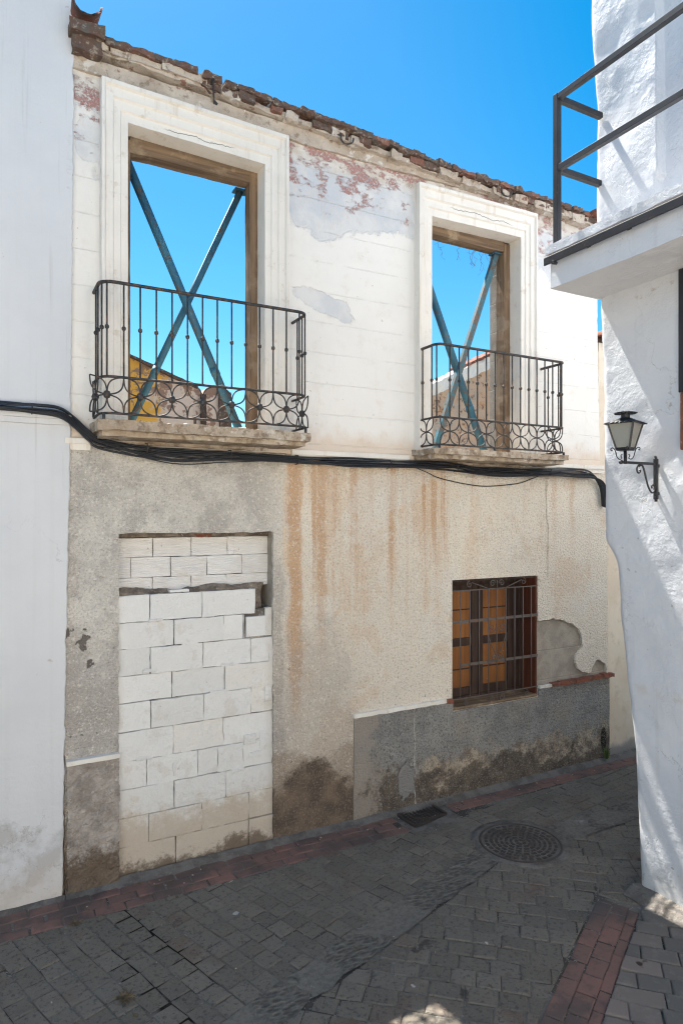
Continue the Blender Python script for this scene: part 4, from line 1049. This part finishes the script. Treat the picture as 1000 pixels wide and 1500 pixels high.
# wall lantern
LX, LY, LZ = XW-.315, -1.911, 2.842
la = thing('wall_lantern', 'black iron lantern with frosted panes on a scrolled wall arm', 'lantern', (XW, LY, 2.74))
m = MB(); m.box(XW-.030, XW-.012, LY-.012, LY+.012, 2.615, 2.875); m.box(XW-.012, XW+.02, LY-.010, LY+.010, 2.64, 2.66); m.box(XW-.012, XW+.02, LY-.010, LY+.010, 2.82, 2.84)
for s in (-1, 1):
    for zz in (2.875, 2.615): m.tube([(XW-.021, LY, zz),(XW-.021+s*.022, LY+s*.01, zz+(.008 if zz > 2.7 else -.004)),(XW-.021+s*.026, LY+s*.012, zz+.018)], .005, 6)
m.tube([(XW-.021, LY, 2.865),(XW-.021, LY, 2.893)], [.010,.005], 6); m.tube([(XW-.021, LY, 2.625),(XW-.021, LY, 2.598)], .009, 6)
m.build('bracket', M['black'], la)
m = MB(); m.bar((XW-.03, LY, LZ), (LX-.03, LY, LZ), .013, .016); m.tube([(LX-.03,LY,LZ),(LX-.045,LY,LZ),(LX-.058,LY,LZ)], [.012,.014,.003], 8); m.build('arm', M['black'], la)
m = MB()
pts = [(-.165,-.02),(-.14,-.012),(-.12,-.035),(-.10,-.09),(-.075,-.15),(-.045,-.185),(-.02,-.178),(-.012,-.155),(-.024,-.135),(-.042,-.142),(-.040,-.158)]
m.tube(spline([(XW-.02+a, LY, LZ+b) for a, b in pts], 5), .0058, 6)
pts = [(-.14,-.012),(-.165,-.012),(-.185,-.03),(-.182,-.055),(-.165,-.062),(-.154,-.050),(-.160,-.040)]
m.tube(spline([(XW-.02+a, LY, LZ+b) for a, b in pts], 5), .0058, 6)
m.build('scroll', M['black'], la)
m = MB(); m.tube([(LX,LY,LZ-.01),(LX,LY,LZ+.085)], .011, 8)
for s in range(4):
    a = PI/4 + PI/2*s; dx, dy = math.cos(a), math.sin(a)
    m.tube(spline([(LX+dx*r_, LY+dy*r_, LZ+z_) for r_, z_ in ((.018,.052),(.026,.042),(.020,.026),(.034,.020),(.048,.034),(.056,.065),(.066,.088),(.082,.092),(.084,.078),(.074,.078))], 4), .0034, 5)
m.build('stem', M['black'], la)
zb, zt = LZ+.085, LZ+.245; rb2, rt = .058, .112
m = MB(); g2 = MB()
cor = [(math.cos(PI/4+PI/2*s + .30), math.sin(PI/4+PI/2*s + .30)) for s in range(4)]
cb = [(LX+c*rb2, LY+s*rb2, zb) for c, s in cor]; ctp = [(LX+c*rt, LY+s*rt, zt) for c, s in cor]
for i in range(4):
    j = (i+1) % 4
    m.tube([cb[i], ctp[i]], .0075, 4); m.tube([cb[i], cb[j]], .008, 4); m.tube([ctp[i], ctp[j]], .007, 4)
m.add([(x_, y_, z_) for x_, y_, z_ in cb] + [(x_, y_, z_-.012) for x_, y_, z_ in cb], [(0,1,2,3),(7,6,5,4),(0,4,5,1),(1,5,6,2),(2,6,7,3),(3,7,4,0)])
m.build('cage', M['black'], la)
for i in range(4):
    j = (i+1) % 4; q = MB(); ins = .965
    P4 = [Vector(cb[i]), Vector(cb[j]), Vector(ctp[j]), Vector(ctp[i])]; ax = Vector((LX, LY, 0))
    sh = [Vector((LX+(p.x-LX)*ins, LY+(p.y-LY)*ins, p.z)) for p in P4]; sh2 = [Vector((LX+(p.x-LX)*(ins-.025), LY+(p.y-LY)*(ins-.025), p.z)) for p in P4]
    q.add(sh+sh2, [(0,1,2,3),(7,6,5,4),(0,4,5,1),(1,5,6,2),(2,6,7,3),(3,7,4,0)]); q.build('pane', M['glass'], la)
m = MB(); vs = []; fs = []
N = 48
for k in range(N):
    t = 2*PI*k/N; sq = 1/max(abs(math.cos(t-.30)), abs(math.sin(t-.30))); sc = .006*math.sin(k*PI*24/N*2) if False else (.007 if k % 2 else -.004)
    a = t
    vs += [(LX+.090*sq*math.cos(a)*1.13+sc*math.cos(a), LY+.090*sq*math.sin(a)*1.13+sc*math.sin(a), zt-.006+sc*.5), (LX+.088*sq*math.cos(a), LY+.088*sq*math.sin(a), zt+.006), (LX+.028*math.cos(a), LY+.028*math.sin(a), zt+.034), (LX+.026*math.cos(a), LY+.026*math.sin(a), zt+.064), (LX+(.066+sc)*math.cos(a), LY+(.066+sc)*math.sin(a), zt+.060+sc*.6), (LX+.03*math.cos(a), LY+.03*math.sin(a), zt+.074)]
for k in range(N):
    j = (k+1) % N
    for q in range(5): fs.append((k*6+q, j*6+q, j*6+q+1, k*6+q+1))
fs.append(tuple(k*6+5 for k in range(N)))
m.add(vs, fs); m.build('cap', M['black'], la)
m = MB(); m.lathe([(.012,.01),(.022,.04),(.028,.08),(.018,.11),(.010,.125)], (LX, LY, zb), 10); m.build('bulb', M['glass'], la)

# ================================================================== THE HOUSE ACROSS THE LANE, BEHIND THE VIEWER (sends sunlight back)
oh = thing('opposite_house', 'long cream house across the lane, facing the ruin', 'house', (1, -10, 0))
holes = [rect(x, x+1., 3.4, 5.2) for x in (-5, -2, 1, 4)] + [rect(x, x+1., 1., 2.2) for x in (-5, 1, 4)]
m = MB(); m.sheet([(-9,-.1),(-2,-.1),(-2,2.2),(-1,2.2),(-1,-.1),(9,-.1),(9,6.4),(-9,6.4)], holes, -9.0, -8.6); m.box(-9, 9, -14, -9.3, -.1, 6.38); m.build('wall', M['bounce'], oh)
m = MB()
for hh in holes: m.box(hh[0][0]+.01, hh[1][0]-.01, -8.85, -8.8, hh[0][1]+.01, hh[2][1]-.01)
m.build('shutters', M['darkwood'], oh)
m = MB(); m.box(-1.99, -1.01, -8.85, -8.8, 0, 2.19); m.build('door', M['darkwood'], oh)

# ================================================================== THE LANE
m = MB(); m.box(-80, 80, -80, 80, -.5, -.006); tag(m.build('ground', M['grout']), kind='structure')
def clip(poly, reg):
    out = poly
    if sum(reg[i][0]*reg[(i+1)%len(reg)][1]-reg[(i+1)%len(reg)][0]*reg[i][1] for i in range(len(reg))) < 0: reg = reg[::-1]
    for i in range(len(reg)):
        a = reg[i]; b = reg[(i+1) % len(reg)]; inp = out; out = []
        f = lambda p: (b[0]-a[0])*(p[1]-a[1]) - (b[1]-a[1])*(p[0]-a[0])
        for k in range(len(inp)):
            p = inp[k]; q = inp[(k+1) % len(inp)]; fp, fq = f(p), f(q)
            if fp >= 0: out.append(p)
            if fp*fq < 0:
                t = fp/(fp-fq); out.append((p[0]+(q[0]-p[0])*t, p[1]+(q[1]-p[1])*t))
        if not out: return []
    return out
MAN = (3.645, -.905)
GR = [(3.105,-.321),(3.464,-.237),(3.435,-.02),(3.08,-.02)]
def area(p): return .5*abs(sum(p[i][0]*p[(i+1)%len(p)][1]-p[(i+1)%len(p)][0]*p[i][1] for i in range(len(p))))
def pave(m, reg, org, ang, w, lmin, lmax, gap, near, hz=.0, jit=.006, chamf=.0075, var=.004, bond=None, skip=True):
    """rows of stones along direction ang; near=(x0,x1,y0,y1) limits the field"""
    c, s = math.cos(ang), math.sin(ang); ln = [((x-org[0])*c+(y-org[1])*s, -(x-org[0])*s+(y-org[1])*c) for x, y in reg]
    u0, u1 = min(p[0] for p in ln), max(p[0] for p in ln); v0, v1 = min(p[1] for p in ln), max(p[1] for p in ln)
    r = math.floor(v0/w)
    while r*w < v1:
        u = u0 - U(0, lmax)
        if bond: u = math.floor(u0/lmin)*lmin - (lmin/2 if r % 2 else 0)
        while u < u1:
            l = lmin if bond else U(lmin, lmax)
            q = []
            for du, dv in ((u, r*w),(u+l, r*w),(u+l, r*w+w),(u, r*w+w)):
                du += 0; X = org[0]+du*c-dv*s; Y = org[1]+du*s+dv*c
                nz = mn.noise_vector(Vector((X*3.1, Y*3.1, 1.7)))*jit*1.4
                q.append((X+nz.x+U(-jit,jit)*.5, Y+nz.y+U(-jit,jit)*.5))
            u += l
            cx = sum(p[0] for p in q)/4; cy = sum(p[1] for p in q)/4
            if cx < near[0] or cx > near[1] or cy < near[2] or cy > near[3]: continue
            if skip and (math.hypot(cx-MAN[0], cy-MAN[1]) < .362 or (3.05 < cx < 3.50 and cy > -.345)): continue
            q = clip(q, reg)
            if len(q) < 3 or area(q) < w*lmin*.18: continue
            cx = sum(p[0] for p in q)/len(q); cy = sum(p[1] for p in q)/len(q)
            uu = (cx-.766)*.932+(cy+.344)*.361; gp_ = gap*(1.9 if (abs(uu) < .10 and -1.4 < cy < -.3) else U(.55, 1.15))
            tx, ty, dz = U(-.035,.035), U(-.035,.035), hz+U(-var,var)
            def ins(g):
                o = []
                for p in q:
                    d = Vector((p[0]-cx, p[1]-cy)); L_ = d.length; d = d*max(.2, (L_-g*1.35)/L_) if L_ > 0 else d; o.append((cx+d.x, cy+d.y))
                return o
            A, B = ins(gp_/2), ins(gp_/2+chamf*U(.7,1.5)); nq = len(q); vs = []
            for p in A: vs.append((p[0], p[1], -.03))
            for p in A: vs.append((p[0], p[1], dz-chamf*.6+tx*(p[0]-cx)+ty*(p[1]-cy)))
            for p in B: vs.append((p[0], p[1], dz+tx*(p[0]-cx)+ty*(p[1]-cy)))
            fs = [tuple(2*nq+k for k in range(nq))]
            for k in range(nq):
                k2 = (k+1) % nq; fs += [(k, k2, nq+k2, nq+k), (nq+k, nq+k2, 2*nq+k2, 2*nq+k)]
            m.add(vs, fs)
        r += 1
# drainage channel across the lane
chd = Vector((.95, .313)); chn = Vector((-.313, .95)); cA = Vector((1.232,-1.614)); cB = Vector((3.30,-.935))
def off(p, d): return (p.x+d.x, p.y+d.y)
hw_ = .11
a1 = cA - chd*5.5; far = Vector((12, -.93))
upE = [off(a1, chn*hw_), off(cB, chn*hw_), (12, -.80)]; loE = [off(a1, -chn*hw_), off(cB, -chn*hw_), (12, -1.06)]
m = MB()
P_ = [a1 + (cB-a1)*(k/60) for k in range(61)]; vs = []; fs = []
for k, p in enumerate(P_):
    for j in range(7):
        t = (j/6-.5)*2; q = p + chn*(hw_*t*(1+.30*mn.noise(Vector((k*.9, 2 if t > 0 else 7, 0)))))
        vs.append((q.x, q.y, .003-.005*(1-t*t) + .002*mn.noise(Vector((q.x*14, q.y*14, 0)))))
for k in range(60):
    for j in range(6): fs.append((k*7+j, (k+1)*7+j, (k+1)*7+j+1, k*7+j+1))
m.add(vs, fs, True)
vs = []; fs = []
for k in range(41):
    x = 3.30 + (12-3.3)*(k/40)**1.5
    for j in range(7):
        t = (j/6-.5)*2; vs.append((x, -.935 + .13*t, .003-.005*(1-t*t) + .002*mn.noise(Vector((x*14, t*2, 0)))))
for k in range(40):
    for j in range(6): fs.append((k*7+j, (k+1)*7+j, (k+1)*7+j+1, k*7+j+1))
m.add(vs, fs, True); tag(m.build('gutter', M['channel']), kind='structure')
SL = Vector((2.412,-2.309)); SLd = Vector((.88,.476)).normalized()
SR = Vector((2.693,-2.462))
def on(p, d, t): return (p.x+d.x*t, p.y+d.y*t)
m = MB()
yR = -.345
fA = [upE[0], upE[1], (3.18, yR), (-6, yR)]
pave(m, fA, (1.119,-1.257), math.radians(18.5)+PI/2, .122, .12, .17, .0055, (-2.5, 9, -4, 0))
fA2 = [upE[1], upE[2], (12, yR+.14), (4.2, yR+.09), (3.18, yR)]
pave(m, fA2, (3.18,-.5), math.radians(8), .105, .16, .24, .0055, (2, 10, -3, 0))
cross = (4.55, -1.06)
fB = [loE[0], (SL.x-SLd.x*9, SL.y-SLd.y*9), (4.40,-1.233), (4.40,-1.06), loE[1]]
pave(m, fB, (2.802,-1.413), math.radians(-42), .122, .13, .19, .0055, (-2.5, 9, -6, 0))
fC = [(4.41,-1.06),(3.60,-1.665),(3.72,-1.9),(12,-1.9),(12,-1.06)]
pave(m, fC, (3.8,-1.5), math.radians(-35), .115, .12, .18, .0055, (2, 11, -3, 0))
tag(m.build('street', M['sett']), kind='structure')
m = MB()
fR = [(-6, yR),(-6, -.06),(3.02,-.06),(3.02,yR)]
pave(m, fR, (0,-.06), 0, .095, .185, .185, .007, (-2.5, 3.1, -3, 0), bond=True, jit=.003)
fR2 = [(3.55,-.235),(12,-.20),(12,-.08),(3.55,-.08)]
pave(m, fR2, (0,-.235), 0, .08, .19, .19, .006, (3, 10, -3, 0), bond=True, jit=.003, skip=False)
sq = [(SL.x-SLd.x*7, SL.y-SLd.y*7), (SR.x-SLd.x*7, SR.y-SLd.y*7), on(SR, SLd, 1.13), (3.58,-1.69)]
pave(m, sq, (SL.x, SL.y), math.atan2(SLd.y, SLd.x), .105, .17, .20, .006, (-2, 4, -7, 0), bond=True, jit=.003)
tag(m.build('brick_path', M['redpaver']), kind='structure')
m = MB()
sp_ = [(SR.x-SLd.x*7, SR.y-SLd.y*7), (4.0,-6.2), (4.0,-1.90), (3.70,-1.92)]
pave(m, sp_, (3.7,-1.95), math.radians(133), .128, .15, .27, .007, (-2, 4.2, -8, 0), hz=.012)
tag(m.build('pavement', M['palestone']), kind='structure')
m = MB(); m.rough(-9, 9, -8.59, -6.2, -.3, .14, .6, .006, 2, 1); tag(m.build('bounce_plaza', M['bounce']), kind='structure')  # unseen pale paving, added to bounce sunlight onto the ruin
# mortar fillet at the foot of the walls
m = MB()
fil = lambda p: Vector((p.x, p.y, min(p.z, -.002 + (p.y+.075)*.5 + .006*mn.noise(Vector((p.x*9, p.y*9, 2))))))
m.rough(.50, 12, -.078, -.004, -.02, .06, .035, .010, 10, 3, fil)
m.rough(-7, .50, -.082, -.028, -.02, .028, .035, .006, 10, 5, fil)
m.rough(3.74, 3.90, -7, -1.76, -.02, .05, .05, .012, 8, 7, lambda p: Vector((p.x, p.y, min(p.z, .02+(p.x-3.76)*.5))))
tag(m.build('kerb', M['fillet']), kind='structure')

# manhole cover and drain grate
mh = thing('manhole_cover', 'round cast iron manhole cover with concentric raised studs', 'manhole cover', (MAN[0], MAN[1], 0))
m = MB(); m.lathe([(.3750,-.02),(.3750,.0015),(0.3258,.005),(0.3122,.005)], (MAN[0],MAN[1],0), 48); m.build('collar', M['fillet'], mh)
m = MB(); m.lathe([(0.3122,-.01),(0.3122,.008),(0.2968,.010),(0.2914,.002)], (MAN[0],MAN[1],0), 48); m.build('rim', M['castiron'], mh)
m = MB(); m.lathe([(0.2860,-.01),(0.2860,.002),(0.2824,.0025)], (MAN[0],MAN[1],0), 48); plate = m.build('cover', M['ironplate'], mh)
m = MB()
def stud(r0, r1, a0, a1):
    vs = []; n = 5
    for zz, e in ((.0,0),(.0095,.0022)):
        for k in range(n+1):
            a = a0+(a1-a0)*k/n
            vs.append((MAN[0]+(r0+e)*math.cos(a), MAN[1]+(r0+e)*math.sin(a), zz)); vs.append((MAN[0]+(r1-e)*math.cos(a), MAN[1]+(r1-e)*math.sin(a), zz))
    w = 2*(n+1); fs = []
    for k in range(n):
        a = 2*k; fs.append((w+a, w+a+1, w+a+3, w+a+2)); fs.append((a, a+2, w+a+2, w+a)); fs.append((a+1, w+a+1, w+a+3, a+3))
    fs += [(0, w, w+1, 1), (2*n, 2*n+1, w+2*n+1, w+2*n)]
    m.add(vs, fs)
for i, (r0, r1, n) in enumerate(((.272,.302,30),(.228,.256,26),(.186,.214,20),(.146,.172,16),(.106,.132,12),(.066,.092,8),(.02,.05,4))):
    for k in range(n):
        a = 2*PI*(k+.5*(i % 2))/n; stud(r0*.905, r1*.905, a, a+2*PI/n*(.72 if i else .62))
o = m.build('raised_pattern', M['castiron'], plate); tag(o, kind='stuff')
dg = thing('drain_grate', 'small rusty square drain grate at the foot of the plinth', 'drain grate', (3.27, -.15, 0))
g0, gu, gv = Vector((3.09,-.31)), Vector((.36,.078)), Vector((-.005,.25))
def gp(a, b, z): p = g0+gu*a+gv*b; return (p.x, p.y, z)
m = MB(); m.rough(3.02, 3.53, -.372, -.03, -.03, -.0035, .03, .004, 14, 4); m.build('surround', M['fillet'], dg)
m = MB()
for a, b_, c_, d_ in ((0,0,1,0),(1,0,1,1),(1,1,0,1),(0,1,0,0)): m.bar(gp(a,b_,-.001), gp(c_,d_,-.001), .026, .022)
m.build('frame', M['castiron'], dg)
m = MB()
for k in range(1, 10): m.bar(gp(k/10,.02,-.002), gp(k/10,.98,-.002), .012, .014)
for k in range(1, 8): m.bar(gp(.02,k/8,-.005), gp(.98,k/8,-.005), .011, .012)
m.build('bars', M['castiron'], dg)

m = MB()
for k in range(34):
    x_ = U(.6, 5.7); s_ = U(.002, .006)*(1.6 if R() < .1 else 1); stone(m, (x_, -.085-abs(random.gauss(0, .10)), .002+s_*.3), s_, k)
for k in range(14):
    s_ = U(.002, .005); stone(m, (U(.4, 3.6), U(-2.3, -.4), .003+s_*.3), s_, k+300)
tag(m.build('plaster_crumbs', M['slab']), 'small crumbs of fallen plaster along the foot of the ruin', 'rubble', kind='stuff')
m = MB()
for k in range(26):
    c_ = Vector((U(.6, 3.6), U(-2.2, -.1) if R() < .5 else U(-.25, -.08), .006)); a_ = U(0, 2*PI); l_ = U(.012, .024); d_ = Vector((math.cos(a_), math.sin(a_), 0)); n_ = Vector((-d_.y, d_.x, 0))
    m.add([c_-d_*l_, c_+n_*l_*.4+Vector((0,0,.004)), c_+d_*l_+Vector((0,0,.003)), c_-n_*l_*.4+Vector((0,0,.005))], [(0,3,2,1)])
tag(m.build('fallen_leaves', M['straw']), 'dry leaves scattered on the setts', 'leaves', kind='stuff')
def blades(name, label, cat, base, n, h, spread, mt, leaf=.006):
    t = MB()
    for k in range(n):
        a = U(0, 2*PI); d = U(.2, 1)*spread; b0 = Vector(base) + Vector((U(-.3,.3)*spread, U(-.3,.3)*spread, 0)); hh = h*U(.4, 1)
        pts = [b0 + Vector((math.cos(a)*d*q*q, math.sin(a)*d*q*q, hh*q - hh*.3*q**3)) for q in (0,.25,.5,.75,1)]
        sd = Vector((-math.sin(a), math.cos(a), 0)); vs = []; fs = []
        for i, p in enumerate(pts):
            w_ = leaf*(.6, 1, .9, .6, .1)[i]; vs += [p - sd*w_, p + sd*w_ + Vector((0,0,.001))]
        for i in range(4): fs.append((2*i, 2*i+1, 2*i+3, 2*i+2))
        t.add(vs, fs)
    return tag(t.build(name, M[mt], origin=base), label, cat)
blades('weed', 'small green weed growing from the hole at the right foot of the plinth', 'weed', (5.64,-.05,.03), 26, .16, .07, 'leaf')
blades('dry_weed', 'brown clump of dry weed among the setts at bottom left', 'weed', (.672,-1.165,-.002), 70, .035, .07, 'straw', .005)
blades('dry_weed', 'small dry weed at the edge of the red brick strip, bottom left', 'weed', (.52,-.36,-.002), 30, .03, .06, 'straw', .005)
m = MB()
for k in range(9):
    x_ = U(3.65, 4.3); p = Vector((x_, .19, 5.03)); pts = [p]
    for q in range(6):
        p = p + Vector((U(-.035,.035), U(-.01,.01), -U(.01,.045))); pts.append(p)
        if R() < .6: m.tube([p, p+Vector((U(-.05,.05), 0, U(-.04,.02)))], .0011, 4)
    m.tube(pts, .0014, 4)
m.tube([(3.62,.19,5.03),(3.95,.188,5.026),(4.33,.19,5.03)], .0018, 4)
tag(m.build('dry_twigs', M['straw'], origin=(4., .19, 5.03)), 'wispy dry twigs hanging under the lintel of the right window', 'twigs')

for me in list(bpy.data.meshes):
    if me.users == 0: bpy.data.meshes.remove(me)
